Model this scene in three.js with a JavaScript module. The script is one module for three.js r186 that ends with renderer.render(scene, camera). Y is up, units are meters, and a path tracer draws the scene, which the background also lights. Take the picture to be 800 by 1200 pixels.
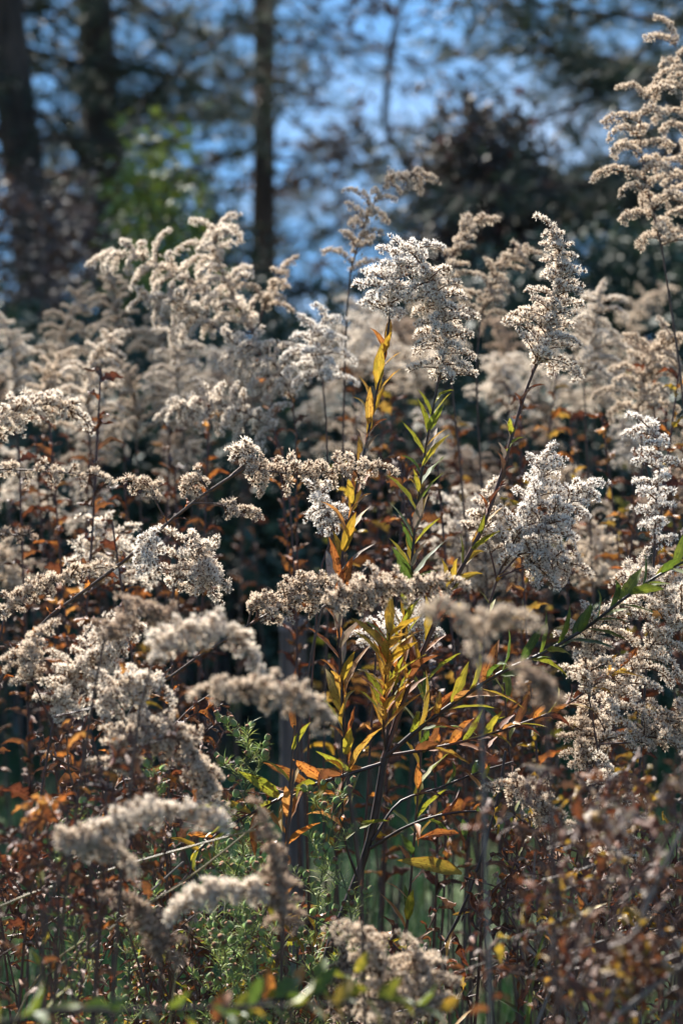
import * as THREE from 'three';

// ---------------------------------------------------------------- camera, sky, sun, exposure
const W = 800, H = 1200, FOV = 24, EYE = 1.25, HORIZON = 480;
const F = (H / 2) / Math.tan((FOV / 2) * Math.PI / 180);            // focal length in photo pixels
const scene = new THREE.Scene();
const camera = new THREE.PerspectiveCamera(FOV, W / H, 0.05, 400);
camera.filmGauge = 22.3;
camera.position.set(0, EYE, 0);
camera.rotation.order = 'YXZ';
camera.rotation.x = -Math.atan((H / 2 - HORIZON) / F);
camera.focus = 2.82;
camera.userData.fStop = 3.5;
camera.updateMatrixWorld(true);

const SUN_AZ = -24 * Math.PI / 180, SUN_EL = 42 * Math.PI / 180;     // azimuth from straight ahead, negative is to the left
const sunDir = new THREE.Vector3(Math.sin(SUN_AZ) * Math.cos(SUN_EL), Math.sin(SUN_EL), -Math.cos(SUN_AZ) * Math.cos(SUN_EL));
const sun = new THREE.DirectionalLight(new THREE.Color(1.0, 0.95, 0.87), 5);
sun.position.copy(sunDir).multiplyScalar(40);
sun.castShadow = true;
sun.shadow.camera.left = -14; sun.shadow.camera.right = 14; sun.shadow.camera.top = 14; sun.shadow.camera.bottom = -14;
sun.shadow.camera.near = 1; sun.shadow.camera.far = 120; sun.shadow.mapSize.set(4096, 4096);
scene.add(sun, sun.target);

function rngOf(seed) {
  let a = seed >>> 0;
  const r = () => { a = (a + 0x6D2B79F5) | 0; let t = Math.imul(a ^ (a >>> 15), 1 | a); t = (t + Math.imul(t ^ (t >>> 7), 61 | t)) ^ t; return ((t ^ (t >>> 14)) >>> 0) / 4294967296; };
  r.range = (lo, hi) => lo + (hi - lo) * r();
  r.pick = (list) => list[Math.floor(r() * list.length)];
  r.sign = () => (r() < 0.5 ? -1 : 1);
  return r;
}
const lerp = (a, b, t) => a + (b - a) * t, clamp = (x, a, b) => Math.min(b, Math.max(a, x));
const hash3 = (x, y, z) => { let h = Math.imul(x, 374761393) ^ Math.imul(y, 668265263) ^ Math.imul(z, 2147483647 ^ 0x5bd1e995); h = Math.imul(h ^ (h >>> 13), 1274126177); return ((h ^ (h >>> 16)) >>> 0) / 4294967296; };
function noise3(x, y, z) {
  const ix = Math.floor(x), iy = Math.floor(y), iz = Math.floor(z), s = (t) => t * t * (3 - 2 * t), u = s(x - ix), v = s(y - iy), w = s(z - iz);
  const c = (a, b, d) => hash3(ix + a, iy + b, iz + d);
  return lerp(lerp(lerp(c(0, 0, 0), c(1, 0, 0), u), lerp(c(0, 1, 0), c(1, 1, 0), u), v), lerp(lerp(c(0, 0, 1), c(1, 0, 1), u), lerp(c(0, 1, 1), c(1, 1, 1), u), v), w);
}
const fbm = (x, y, z, n = 4) => { let a = 0, k = 0.5, t = 0; for (let i = 0; i < n; i++) { a += k * noise3(x, y, z); t += k; x *= 2.03; y *= 2.03; z *= 2.03; k *= 0.5; } return a / t; };

{ // clear autumn sky with thin scattered cloud, computed for every direction
  const w = 1024, h = 512, data = new Float32Array(w * h * 4);
  for (let j = 0; j < h; j++) {
    const up = ((j + 0.5) / h - 0.5) * Math.PI, y = Math.sin(up), e = Math.max(0, y);
    for (let i = 0; i < w; i++) {
      const round = ((i + 0.5) / w - 0.5) * 2 * Math.PI, x = Math.cos(round) * Math.cos(up), z = Math.sin(round) * Math.cos(up);
      const c = Math.max(0, x * sunDir.x + y * sunDir.y + z * sunDir.z), glow = 0.22 * Math.pow(c, 10);
      const t = Math.pow(e, 0.5), o = (j * w + i) * 4;
      const r = lerp(0.30, 0.032, t), g = lerp(0.70, 0.10, t), b = lerp(1.28, 0.29, t);
      const k = Math.max(0.12, e + 0.12), cl = clamp((fbm(x / k * 1.3 + 7, z / k * 1.3, 3.1, 5) - 0.5) * 3.2, 0, 1) * 0.5;
      data[o] = lerp(r, 0.95, cl) + glow; data[o + 1] = lerp(g, 1.02, cl) + glow * 0.95; data[o + 2] = lerp(b, 1.12, cl) + glow * 0.85; data[o + 3] = 1;
    }
  }
  const sky = new THREE.DataTexture(data, w, h, THREE.RGBAFormat, THREE.FloatType);
  sky.mapping = THREE.EquirectangularReflectionMapping; sky.magFilter = THREE.LinearFilter; sky.needsUpdate = true;
  scene.background = sky; scene.environment = sky;
}
scene.backgroundIntensity = 0.38; scene.environmentIntensity = 0.38;

const renderer = new THREE.WebGLRenderer({ antialias: true });
renderer.toneMapping = THREE.LinearToneMapping;
renderer.toneMappingExposure = 3.45;
renderer.shadowMap.enabled = true;

// ---------------------------------------------------------------- small helpers
const V = (x = 0, y = 0, z = 0) => new THREE.Vector3(x, y, z);
const UP = V(0, 1, 0);
const camX = V(1, 0, 0).applyQuaternion(camera.quaternion), camY = V(0, 1, 0).applyQuaternion(camera.quaternion), camZ = V(0, 0, -1).applyQuaternion(camera.quaternion);
const at = (px, py, d) => V(0, EYE, 0).addScaledVector(camZ, d).addScaledVector(camX, (px - W / 2) / F * d).addScaledVector(camY, (H / 2 - py) / F * d);

const taken = new Map();
function numbered(name) { const n = taken.get(name) ?? 0; taken.set(name, n + 1); return n ? name + '_' + String(n).padStart(3, '0') : name; }
function thing(name, label, category, pos, group) {
  const o = new THREE.Group(); o.name = numbered(name); o.position.copy(pos); o.userData = { label, category };
  if (group) o.userData.group = group;
  scene.add(o); return o;
}
function mesh(name, geometry, material, parent, stuff) {
  const m = new THREE.Mesh(geometry, material); m.name = name; m.castShadow = m.receiveShadow = true;
  if (stuff) m.userData.kind = 'stuff';
  parent.add(m); return m;
}

class Shape {                                                          // collects triangles with colours and uv
  constructor() { this.p = []; this.n = []; this.c = []; this.u = []; this.i = []; }
  vert(v, n, c, u = 0, w = 0) { this.p.push(v.x, v.y, v.z); if (n) this.n.push(n.x, n.y, n.z); this.c.push(c[0], c[1], c[2]); this.u.push(u, w); return this.p.length / 3 - 1; }
  tri(a, b, c) { this.i.push(a, b, c); }
  face(a, b, c, col) { const k = this.p.length / 3; this.vert(a, null, col, 0, 0); this.vert(b, null, col, 1, 0); this.vert(c, null, col, 0.5, 1); this.i.push(k, k + 1, k + 2); }
  tube(pts, radii, sides, col = [1, 1, 1], cap = true) {
    let side = V(1, 0, 0), t0 = null, len = 0;
    const start = this.p.length / 3;
    for (let k = 0; k < pts.length; k++) {
      const t = pts[Math.min(k + 1, pts.length - 1)].clone().sub(pts[Math.max(k - 1, 0)]).normalize();
      if (!t0) { side = Math.abs(t.y) < 0.9 ? UP.clone().cross(t).normalize() : V(1, 0, 0).cross(t).normalize(); } else side.addScaledVector(t, -side.dot(t)).normalize();
      t0 = t;
      const other = t.clone().cross(side);
      if (k) len += pts[k].distanceTo(pts[k - 1]);
      const r = typeof radii === 'function' ? radii(k / (pts.length - 1)) : radii[k];
      for (let s = 0; s <= sides; s++) {
        const a = s / sides * Math.PI * 2, n = side.clone().multiplyScalar(Math.cos(a)).addScaledVector(other, Math.sin(a));
        this.vert(pts[k].clone().addScaledVector(n, r), n, typeof col === 'function' ? col(k / (pts.length - 1), a) : col, s / sides, len);
      }
    }
    for (let k = 0; k < pts.length - 1; k++) for (let s = 0; s < sides; s++) {
      const a = start + k * (sides + 1) + s, b = a + sides + 1;
      this.tri(a, a + 1, b); this.tri(a + 1, b + 1, b);
    }
    if (cap) {
      const k = pts.length - 1, c = this.vert(pts[k], t0, typeof col === 'function' ? col(1, 0) : col, 0.5, len), b = start + k * (sides + 1);
      for (let s = 0; s < sides; s++) this.tri(b + s, b + s + 1, c);
    }
  }
  done(smooth) {
    const g = new THREE.BufferGeometry();
    g.setAttribute('position', new THREE.Float32BufferAttribute(this.p, 3));
    g.setAttribute('color', new THREE.Float32BufferAttribute(this.c, 3));
    g.setAttribute('uv', new THREE.Float32BufferAttribute(this.u, 2));
    g.setIndex(this.i);
    if (smooth && this.n.length === this.p.length) g.setAttribute('normal', new THREE.Float32BufferAttribute(this.n, 3)); else if (smooth) g.computeVertexNormals();
    return g;
  }
}
const spline = (pts, n) => new THREE.CatmullRomCurve3(pts, false, 'centripetal').getSpacedPoints(n);
const turned = (x, y) => { const z = x.clone().cross(y).normalize(), yy = z.clone().cross(x).normalize(); return new THREE.Quaternion().setFromRotationMatrix(new THREE.Matrix4().makeBasis(x, yy, z)); };

// ---------------------------------------------------------------- materials
function textureOf(w, h, fn, srgb = true) {
  const d = new Uint8Array(w * h * 4);
  for (let j = 0; j < h; j++) for (let i = 0; i < w; i++) { const c = fn((i + 0.5) / w, (j + 0.5) / h), o = (j * w + i) * 4; d[o] = clamp(c[0], 0, 1) * 255; d[o + 1] = clamp(c[1], 0, 1) * 255; d[o + 2] = clamp(c[2], 0, 1) * 255; d[o + 3] = 255; }
  const t = new THREE.DataTexture(d, w, h); t.magFilter = THREE.LinearFilter; t.wrapS = t.wrapT = THREE.RepeatWrapping; if (srgb) t.colorSpace = THREE.SRGBColorSpace; t.needsUpdate = true; return t;
}
// blade print: midrib, side veins, blotches (u along, v across)
const leafPrint = (seed, spots) => textureOf(256, 64, (u, v) => {
  const m = Math.abs(v - 0.5) * 2, rib = Math.exp(-m * m * 220) * 0.20, vein = Math.pow(Math.max(0, Math.cos((u * 15 - m * 2.4) * Math.PI * 2)), 12) * 0.09;
  const bl = fbm(u * 7 + seed, v * 3, seed, 4), sp = clamp((fbm(u * 26 + seed, v * 8, seed + 5, 3) - 0.60) * 9, 0, 1) * spots, edge = clamp((m - 0.8 + (bl - 0.5) * 0.7) * 4, 0, 1) * spots * 0.7;
  const k = 0.80 + (bl - 0.5) * 0.42 + rib + vein, q = Math.max(sp, edge);
  return [lerp(k, 0.42, q), lerp(k * lerp(1.04, 0.90, bl), 0.27, q), lerp(k * 0.94, 0.22, q)];
});
const leafTex = [leafPrint(1.3, 0.55), leafPrint(8.1, 0.9), leafPrint(15.7, 0.3)];
function leafMat(r, g, b, tex, through = 0.6, rough = 0.75) {
  return new THREE.MeshPhysicalMaterial({ color: new THREE.Color().setRGB(r, g, b), map: leafTex[tex], roughness: rough, transmission: through, thickness: 0, specularIntensity: 0.6, side: THREE.DoubleSide });
}
const LM = {
  green: [leafMat(0.17, 0.27, 0.035, 0), leafMat(0.25, 0.33, 0.04, 2), leafMat(0.12, 0.20, 0.035, 0)],
  lime: [leafMat(0.50, 0.50, 0.05, 0), leafMat(0.58, 0.52, 0.055, 2), leafMat(0.42, 0.46, 0.045, 1)],
  yellow: [leafMat(0.66, 0.47, 0.06, 0), leafMat(0.62, 0.40, 0.045, 2), leafMat(0.70, 0.44, 0.08, 1)],
  orange: [leafMat(0.72, 0.30, 0.065, 1), leafMat(0.76, 0.38, 0.11, 0), leafMat(0.60, 0.22, 0.055, 1)],
  rust: [leafMat(0.33, 0.115, 0.045, 1, 0.4), leafMat(0.24, 0.08, 0.038, 1, 0.4), leafMat(0.42, 0.17, 0.06, 0, 0.4)],
  brown: [leafMat(0.20, 0.10, 0.06, 1, 0.3), leafMat(0.26, 0.14, 0.085, 0, 0.3), leafMat(0.14, 0.07, 0.045, 1, 0.3)],
  pale: [leafMat(0.52, 0.43, 0.34, 2, 0.3), leafMat(0.42, 0.35, 0.29, 0, 0.3)],
};
const fluffMat = (r, g, b) => new THREE.MeshPhysicalMaterial({ color: new THREE.Color().setRGB(r, g, b), vertexColors: true, roughness: 0.95, transmission: 0.5, thickness: 0, specularIntensity: 0.3, side: THREE.DoubleSide });
const FM = { white: fluffMat(0.99, 0.96, 0.92), cream: fluffMat(0.94, 0.86, 0.76), tan: fluffMat(0.78, 0.67, 0.55), brown: fluffMat(0.53, 0.415, 0.325) };
const barkTex = (seed, su, sv) => textureOf(128, 256, (u, v) => { const n = fbm(Math.cos(u * 6.283) * su + seed, Math.sin(u * 6.283) * su, v * sv, 5); return [n, n, n]; }, false);
const stemTex = textureOf(64, 256, (u, v) => { const n = 0.72 + (fbm(Math.cos(u * 6.283) * 2, Math.sin(u * 6.283) * 2, v * 14, 4) - 0.5) * 0.9; return [n, n * 0.97, n * 0.94]; });
stemTex.repeat.set(1, 6);
const stemMat = (r, g, b, rough = 0.6) => new THREE.MeshStandardMaterial({ color: new THREE.Color().setRGB(r, g, b), map: stemTex, roughness: rough });
const SM = { dark: stemMat(0.075, 0.047, 0.042, 0.5), red: stemMat(0.15, 0.065, 0.045, 0.5), brown: stemMat(0.17, 0.095, 0.06), grey: stemMat(0.34, 0.29, 0.26), straw: stemMat(0.55, 0.42, 0.19, 0.5), green: stemMat(0.16, 0.19, 0.08), dull: stemMat(0.045, 0.032, 0.027, 0.95) };

// ---------------------------------------------------------------- leaf shapes (unit length along x, blade across z, y is the upper side)
function leafShape(seed, o) {
  const r = rngOf(seed), s = new Shape(), n = o.n ?? 8, bend = o.bend + r.range(-0.25, 0.25), twist = o.twist * r.range(-1, 1), fold = o.fold * r.range(0.7, 1.3), wid = o.width * r.range(0.85, 1.15), side = r.range(-0.3, 0.3);
  let x = 0, y = 0, z = 0, a = bend * 0.35;
  for (let k = 0; k <= n; k++) {
    const t = k / n, w = wid * Math.pow(Math.sin(Math.PI * Math.pow(clamp(t * 0.97 + 0.02, 0, 1), 0.75)), 1.05) * (1 + 0.10 * Math.sin(t * 31 + seed)) + 0.004;
    const tw = twist * t + (o.crumple ?? 0) * r.range(-1, 1), f = fold * (1 + t * o.curl) + 0.12 * Math.sin(t * 17 + seed * 2) + (o.crumple ?? 0) * r.range(-0.8, 0.8);
    const mid = V(x, y, z);
    for (const q of [-1, 1]) {
      const off = V(0, Math.sin(f) * w / 2, q * Math.cos(f) * w / 2).multiplyScalar(1 + (o.crumple ?? 0) * r.range(-0.6, 0.5));
      off.applyAxisAngle(V(0, 0, 1), a).applyAxisAngle(V(1, 0, 0), tw);
      s.vert(mid.clone().add(off), null, [1, 1, 1], t, q < 0 ? 0 : 1);
      if (q < 0) s.vert(mid, null, [1, 1, 1], t, 0.5);
    }
    x += Math.cos(a) / n; y += Math.sin(a) / n + (o.crumple ?? 0) * r.range(-0.05, 0.05); z += (o.crumple ?? 0) * r.range(-0.05, 0.05) + Math.sin(side * t * 2) / n * 0.4; a -= bend / n * (0.5 + t);
  }
  for (let k = 0; k < n; k++) { const a0 = k * 3, b0 = a0 + 3; for (const e of [0, 1]) { s.tri(a0 + e, b0 + e, a0 + e + 1); s.tri(a0 + e + 1, b0 + e, b0 + e + 1); } }
  return s.done(true);
}
const LS = { fresh: [], wilt: [], curl: [], round: [] };
for (let k = 0; k < 7; k++) {
  LS.fresh.push(leafShape(11 + k, { bend: 0.45, twist: 0.6, fold: 0.3, width: 0.23, curl: 0.1 }));
  LS.wilt.push(leafShape(31 + k, { bend: 1.3, twist: 1.6, fold: 0.6, width: 0.24, curl: 0.4, crumple: 0.22 }));
  LS.curl.push(leafShape(51 + k, { bend: 1.9, twist: 3.4, fold: 0.95, width: 0.36, curl: 0.3, crumple: 0.6, n: 9 }));
  LS.round.push(leafShape(71 + k, { bend: 0.7, twist: 0.7, fold: 0.35, width: 0.48, curl: 0.2 }));
}

// ---------------------------------------------------------------- fluffy sprays: an arching twig set with seed heads
function sprayShape(seed, L, fine) {
  const r = rngOf(seed), s = new Shape(), n = 14, bend = r.range(0.9, 1.9) * (0.6 + L * 8), pts = [V()], tan = [];
  let a = 0, b = 0; const swing = r.range(-0.5, 0.5);
  for (let k = 0; k <= n; k++) { const t = V(Math.cos(a) * Math.cos(b), Math.sin(a), Math.sin(b)); tan.push(t); if (k < n) pts.push(pts[k].clone().addScaledVector(t, L / n)); a -= bend / n * (0.35 + 1.3 * k / n); b += swing / n + r.range(-0.06, 0.06); }
  s.tube(pts, (t) => lerp(0.0009, 0.0004, t), 4, [0.15, 0.08, 0.05]);
  const flat = new Shape();                                             // heads need no smooth normals: kept apart, then joined
  const head = (p, d, size, open) => {
    const side = Math.abs(d.y) < 0.9 ? d.clone().cross(UP).normalize() : d.clone().cross(V(1, 0, 0)).normalize(), oth = d.clone().cross(side);
    const ring = (h, rad, k, m) => p.clone().addScaledVector(d, h).addScaledVector(side, Math.cos(k / m * 6.2832) * rad).addScaledVector(oth, Math.sin(k / m * 6.2832) * rad);
    const tone = r.range(0.75, 1.2), cup = [0.22 * tone, 0.125 * tone, 0.065 * tone], m = fine ? 5 : 3;
    for (let k = 0; k < m; k++) { flat.face(p, ring(size * 0.62, size * 0.30, k, m), ring(size * 0.62, size * 0.30, k + 1, m), cup); if (fine) flat.face(ring(size * 0.62, size * 0.30, k + 1, m), ring(size * 0.62, size * 0.30, k, m), ring(size * 1.0, size * 0.20, k + 0.5, m), cup); }
    const c = p.clone().addScaledVector(d, size * 0.5), cnt = fine ? 17 : 8, wide = fine ? 0.24 : 0.42, reach = size * lerp(0.75, 1.15, open);
    for (let k = 0; k < cnt; k++) {
      const zt = lerp(1, lerp(0.35, -0.35, open), (k + r() * 0.8) / cnt), ph = k * 2.39996 + r() * 0.8, q = Math.sqrt(Math.max(0, 1 - zt * zt));
      const v = d.clone().multiplyScalar(zt).addScaledVector(side, Math.cos(ph) * q).addScaledVector(oth, Math.sin(ph) * q);
      const acr = v.clone().cross(V(r() - 0.5, r() - 0.5, r() - 0.5)).normalize(), e = c.clone().addScaledVector(v, reach * r.range(0.75, 1.2)), w = size * wide * r.range(0.6, 1.2) * 0.5;
      const tint = r.range(0.86, 1.04), col = [0.90 * tint, 0.865 * tint, 0.81 * tint];
      flat.face(c, e.clone().addScaledVector(acr, w), e.clone().addScaledVector(acr, -w), col);
    }
  };
  const step = fine ? 0.0034 : 0.0056, size0 = fine ? 0.0042 : 0.0056;
  for (let d = L * 0.06; d <= L; d += step * r.range(0.8, 1.2)) {
    const t = d / L, k = Math.min(n - 1, Math.floor(t * n)), p = pts[k].clone().lerp(pts[k + 1], t * n - k), tg = tan[k], nor = V(0, 1, 0).addScaledVector(tg, -tg.y).normalize(), bin = tg.clone().cross(nor);
    const body = (0.0030 + 0.0026 * Math.sin(Math.PI * Math.min(1, t * 1.1 + 0.12))) * (L > 0.03 ? 1 : 0.8);
    for (let q = 0; q < (fine ? 2 + (r() < 0.6) : 2); q++) {
      const phi = r.range(-1.35, 1.35) + (r() < 0.12 ? Math.PI * r.sign() * 0.6 : 0), out = nor.clone().multiplyScalar(Math.cos(phi)).addScaledVector(bin, Math.sin(phi));
      const base = p.clone().addScaledVector(out, body * r.range(0.15, 1)).addScaledVector(tg, r.range(-0.002, 0.002)), dir = out.clone().addScaledVector(tg, r.range(0.1, 0.8)).add(V(r.range(-0.3, 0.3), r.range(-0.2, 0.35), r.range(-0.3, 0.3))).normalize();
      head(base, dir, size0 * r.range(0.8, 1.25), clamp(r.range(0.1, 1.15), 0, 1));
    }
  }
  const k0 = s.p.length / 3;                                            // join
  s.n = []; s.p.push(...flat.p); s.c.push(...flat.c); s.u.push(...flat.u); for (const i of flat.i) s.i.push(i + k0);
  return s.done(false);
}
const LENS = [0.011, 0.018, 0.028, 0.040, 0.055, 0.075, 0.10];
const SPRAY = { fine: LENS.map((l, i) => [0, 1, 2].map((k) => sprayShape(100 + i * 10 + k, l, true))), soft: LENS.map((l, i) => [0, 1, 2].map((k) => sprayShape(300 + i * 10 + k, l, false))) };
function addSpray(parent, r, p, dir, up, L, mat, kind) {
  let i = 0; for (let k = 1; k < LENS.length; k++) if (Math.abs(LENS[k] - L) < Math.abs(LENS[i] - L)) i = k;
  const m = mesh('spray', r.pick(SPRAY[kind][i]), mat, parent, true);
  m.position.copy(p); m.quaternion.copy(turned(dir, up)); const g = L / LENS[i]; m.scale.set(g, lerp(g, 1, 0.3), lerp(g, 1, 0.3) * r.sign());
}
// a plume along axis points (local to its plant)
function addPlume(plant, axis, o, r) {
  const kind = o.kind ?? 'fine', mat = FM[o.mat ?? 'cream'], s = new Shape(), n = Math.round((o.n ?? 24) * (kind === 'fine' ? 0.78 : 1)), len = o.len ?? [0.05, 0.06, 0.02];
  s.tube(axis, (t) => lerp(o.r ?? 0.0016, 0.0006, t), 5);
  const plume = mesh('plume', s.done(true), o.stem ?? SM.brown, plant);
  const curve = new THREE.CatmullRomCurve3(axis, false, 'centripetal');
  for (let k = 0; k < n; k++) {
    const u = clamp((k + r.range(0, 0.9)) / n, 0, 0.99), p = curve.getPointAt(u), t = curve.getTangentAt(u);
    const L = (u < 0.35 ? lerp(len[0], len[1], u / 0.35) : lerp(len[1], len[2], (u - 0.35) / 0.65)) * r.range(0.7, 1.25);
    const az = k * 2.39996 + r.range(-0.5, 0.5), side = Math.abs(t.y) < 0.95 ? t.clone().cross(UP).normalize() : V(1, 0, 0), oth = t.clone().cross(side);
    const out = side.multiplyScalar(Math.cos(az)).addScaledVector(oth, Math.sin(az)); if (o.bias) out.add(o.bias); out.normalize();
    const lift = o.lift ?? 0.75;
    const dir = out.clone().addScaledVector(t, lift * r.range(0.6, 1.4)).normalize();
    const up = UP.clone().addScaledVector(t, 0.8).add(V(r.range(-0.2, 0.2), 0, r.range(-0.2, 0.2)));
    if (Math.abs(dir.dot(up.clone().normalize())) > 0.97) up.add(V(0.5, 0, 0.3));
    addSpray(plume, r, p, dir, up, L, mat, kind);
  }
  const e = curve.getPointAt(1), te = curve.getTangentAt(1);             // the nodding end
  addSpray(plume, r, e, te, Math.abs(te.y) > 0.9 ? V(-Math.sign(te.x || 1) , 0.1, 0.3) : UP, o.end ?? 0.03, mat, kind);
  return plume;
}
function addLeaf(parent, r, p, dir, L, color, shape, up = UP) {
  const u = up.clone().add(V(r.range(-0.4, 0.4), 0, r.range(-0.4, 0.4)));
  if (Math.abs(dir.clone().normalize().dot(u.clone().normalize())) > 0.97) u.add(V(0.6, 0, 0.5));
  const m = mesh('leaf', r.pick(LS[shape]), r.pick(LM[color]), parent);
  m.position.copy(p); m.quaternion.copy(turned(dir.clone().normalize(), u)); m.scale.set(L, L * r.range(0.85, 1.15), L * r.range(0.8, 1.2)); return m;
}
// leaves up a stem (local points)
function addLeaves(plant, pts, o, r) {
  const curve = new THREE.CatmullRomCurve3(pts, false, 'centripetal'), n = o.n;
  for (let k = 0; k < n; k++) {
    const u = lerp(o.from ?? 0, o.to ?? 0.97, (k + r.range(0, 0.8)) / n), p = curve.getPointAt(u), t = curve.getTangentAt(u), az = k * 2.39996 + r.range(-0.5, 0.5);
    const side = Math.abs(t.y) < 0.95 ? t.clone().cross(UP).normalize() : V(1, 0, 0), oth = t.clone().cross(side), out = side.multiplyScalar(Math.cos(az)).addScaledVector(oth, Math.sin(az));
    const droop = o.droop ?? 0, dir = out.multiplyScalar(o.spread ?? 0.8).addScaledVector(t, r.range(0.5, 1.1) * (1 - droop)).add(V(0, -droop * r.range(0.4, 1.5), 0)).normalize();
    const L = lerp(o.len[0], o.len[1], k / n) * r.range(0.75, 1.25), color = typeof o.color === 'function' ? o.color(u, r) : r.pick(o.color);
    addLeaf(plant, r, p, dir, L, color, typeof o.shape === 'function' ? o.shape(u, r) : (o.shape ?? 'fresh'), t.clone().add(UP));
  }
}
const localTo = (plant) => (q) => q.clone().sub(plant.position);
const groundUnder = (p, dx = 0, dz = 0) => V(p.x + dx, 0, p.z + dz);
function addStem(plant, pts, r0, r1, mat, name = 'stem', sides = 6, n = 26) {
  const sp = spline(pts, n), s = new Shape();
  s.tube(sp, (t) => lerp(r0, r1, t) * (1 + 0.10 * Math.sin(t * 57 + r0 * 9000)), sides);
  mesh(name, s.done(true), mat, plant); return sp;
}
// an ordinary goldenrod: path in photo pixels from low to high, rooted in the ground below its lowest point
function goldenrod(label, group, seed, o) {
  const r = rngOf(seed), world = o.pts.map((q) => at(...q)), base = groundUnder(world[0], o.lean ?? r.range(-0.08, 0.08), r.range(-0.05, 0.05));
  const plant = thing(o.name ?? 'goldenrod', label, o.category ?? 'goldenrod', base, group), L = localTo(plant);
  const body = [V(), ...world.map(L)];
  const axis = o.plume ? o.plume.pts.map((q) => L(at(...q))) : null;
  const sp = addStem(plant, axis ? [...body, axis[0]] : body, o.r0 ?? 0.0028, o.r1 ?? 0.0015, SM[o.stem ?? 'brown']);
  if (o.leaves) addLeaves(plant, sp, { from: 0.35, ...o.leaves }, r);
  if (axis) addPlume(plant, axis.length > 2 ? spline(axis, 10) : axis, o.plume, r);
  for (const q of o.extra ?? []) {                                        // further plumes on side twigs: { twig: pixel path, plume }
    const tw = q.twig.map((w) => L(at(...w))), ax = q.plume ? q.plume.pts.map((w) => L(at(...w))) : null;
    const tp = addStem(plant, ax ? [...tw, ax[0]] : tw, q.r0 ?? 0.0013, 0.0008, SM[q.stem ?? o.stem ?? 'brown'], 'branch', 5, 14);
    if (q.leaves) addLeaves(plant, tp, q.leaves, r);
    if (ax) addPlume(plant, ax.length > 2 ? spline(ax, 8) : ax, q.plume, r);
  }
  return plant;
}

// ---------------------------------------------------------------- ground and grass
{
  const tex = textureOf(512, 512, (u, v) => { const n = fbm(u * 24, v * 24, 1.5, 5), m = fbm(u * 6, v * 6, 9, 3), q = clamp((m - 0.42) * 4, 0, 1); return [lerp(0.20, 0.33, q) * (0.6 + n * 0.8), lerp(0.25, 0.27, q) * (0.6 + n * 0.8), lerp(0.11, 0.18, q) * (0.6 + n * 0.8)]; });
  tex.repeat.set(60, 60);
  const g = new THREE.PlaneGeometry(240, 240, 1, 1); g.rotateX(-Math.PI / 2);
  const m = mesh('ground', g, new THREE.MeshStandardMaterial({ map: tex, roughness: 1 }), scene);
  m.position.set(0, 0, -60); m.userData = { kind: 'structure', label: 'dark turf and leaf litter under the goldenrods', category: 'ground' };
}
{
  const r = rngOf(5), s = new Shape();
  for (let k = 0; k < 11; k++) {
    const a = k * 2.4 + r(), R = r.range(0, 0.05), h = r.range(0.55, 1.15), lean = r.range(0.1, 0.55), p = V(Math.cos(a) * R, 0, Math.sin(a) * R), d = V(Math.cos(a + r()), 0, Math.sin(a + r())), w = V(-d.z, 0, d.x).multiplyScalar(0.018), t = r.range(0.8, 1.2), c = [t, t, t];
    const p1 = p.clone().addScaledVector(UP, h * 0.55).addScaledVector(d, lean * 0.25), p2 = p.clone().addScaledVector(UP, h).addScaledVector(d, lean);
    s.face(p.clone().sub(w), p.clone().add(w), p1.clone().sub(w), c); s.face(p.clone().add(w), p1.clone().add(w), p1.clone().sub(w), c); s.face(p1.clone().sub(w), p1.clone().add(w), p2, c);
  }
  const N = 16000, im = new THREE.InstancedMesh(s.done(false), new THREE.MeshPhysicalMaterial({ color: 0xffffff, vertexColors: true, roughness: 0.8, transmission: 0.35, thickness: 0, side: THREE.DoubleSide }), N);
  im.name = 'grass'; im.castShadow = im.receiveShadow = true; im.userData = { kind: 'stuff', label: 'shaded green grass on the ground behind the plants', category: 'grass' };
  const M = new THREE.Matrix4(), q = new THREE.Quaternion(), c = new THREE.Color();
  for (let k = 0; k < N; k++) {
    const d = Math.pow(r(), 0.8) * 13 + 2.2, x = r.range(-0.26, 0.26) * d + r.range(-0.3, 0.3), n = noise3(x * 1.4, d * 1.1, 4), h = r.range(0.05, 0.12) * (0.6 + n) * (d < 4.6 ? 0.6 : 1);
    q.setFromAxisAngle(UP, r() * 6.28); M.compose(V(x, 0, -d), q, V(h * 1.1, h, h * 1.1)); im.setMatrixAt(k, M);
    const dry = clamp((noise3(x * 2.1 + 9, d * 2, 1) - 0.52) * 4, 0, 1) * r(); c.setRGB(lerp(0.075, 0.30, dry) * r.range(0.7, 1.2), lerp(0.16, 0.23, dry) * r.range(0.75, 1.2), lerp(0.045, 0.09, dry)); im.setColorAt(k, c);
  }
  scene.add(im);
}
// ---------------------------------------------------------------- trees and shrubs behind
const barkMap = (seed, a, b) => { const t = textureOf(128, 512, (u, v) => { const n = fbm(Math.cos(u * 6.2832) * 3 + seed, Math.sin(u * 6.2832) * 3, v * 9, 5), k = 0.45 + n * 1.1; return [a[0] * k, a[1] * k, a[2] * k]; }); t.repeat.set(1, 0.7); return t; };
const barkBump = barkTex(4, 4, 12);
const bark = { pine: new THREE.MeshStandardMaterial({ map: barkMap(2, [0.30, 0.24, 0.20]), bumpMap: barkBump, bumpScale: 0.02, roughness: 0.95 }), grey: new THREE.MeshStandardMaterial({ map: barkMap(7, [0.34, 0.30, 0.28]), roughness: 0.95 }) };
const leafFaces = (r, g, b, th = 0.35) => new THREE.MeshPhysicalMaterial({ color: new THREE.Color().setRGB(r, g, b), vertexColors: true, roughness: 0.7, transmission: th, thickness: 0, side: THREE.DoubleSide });
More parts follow.
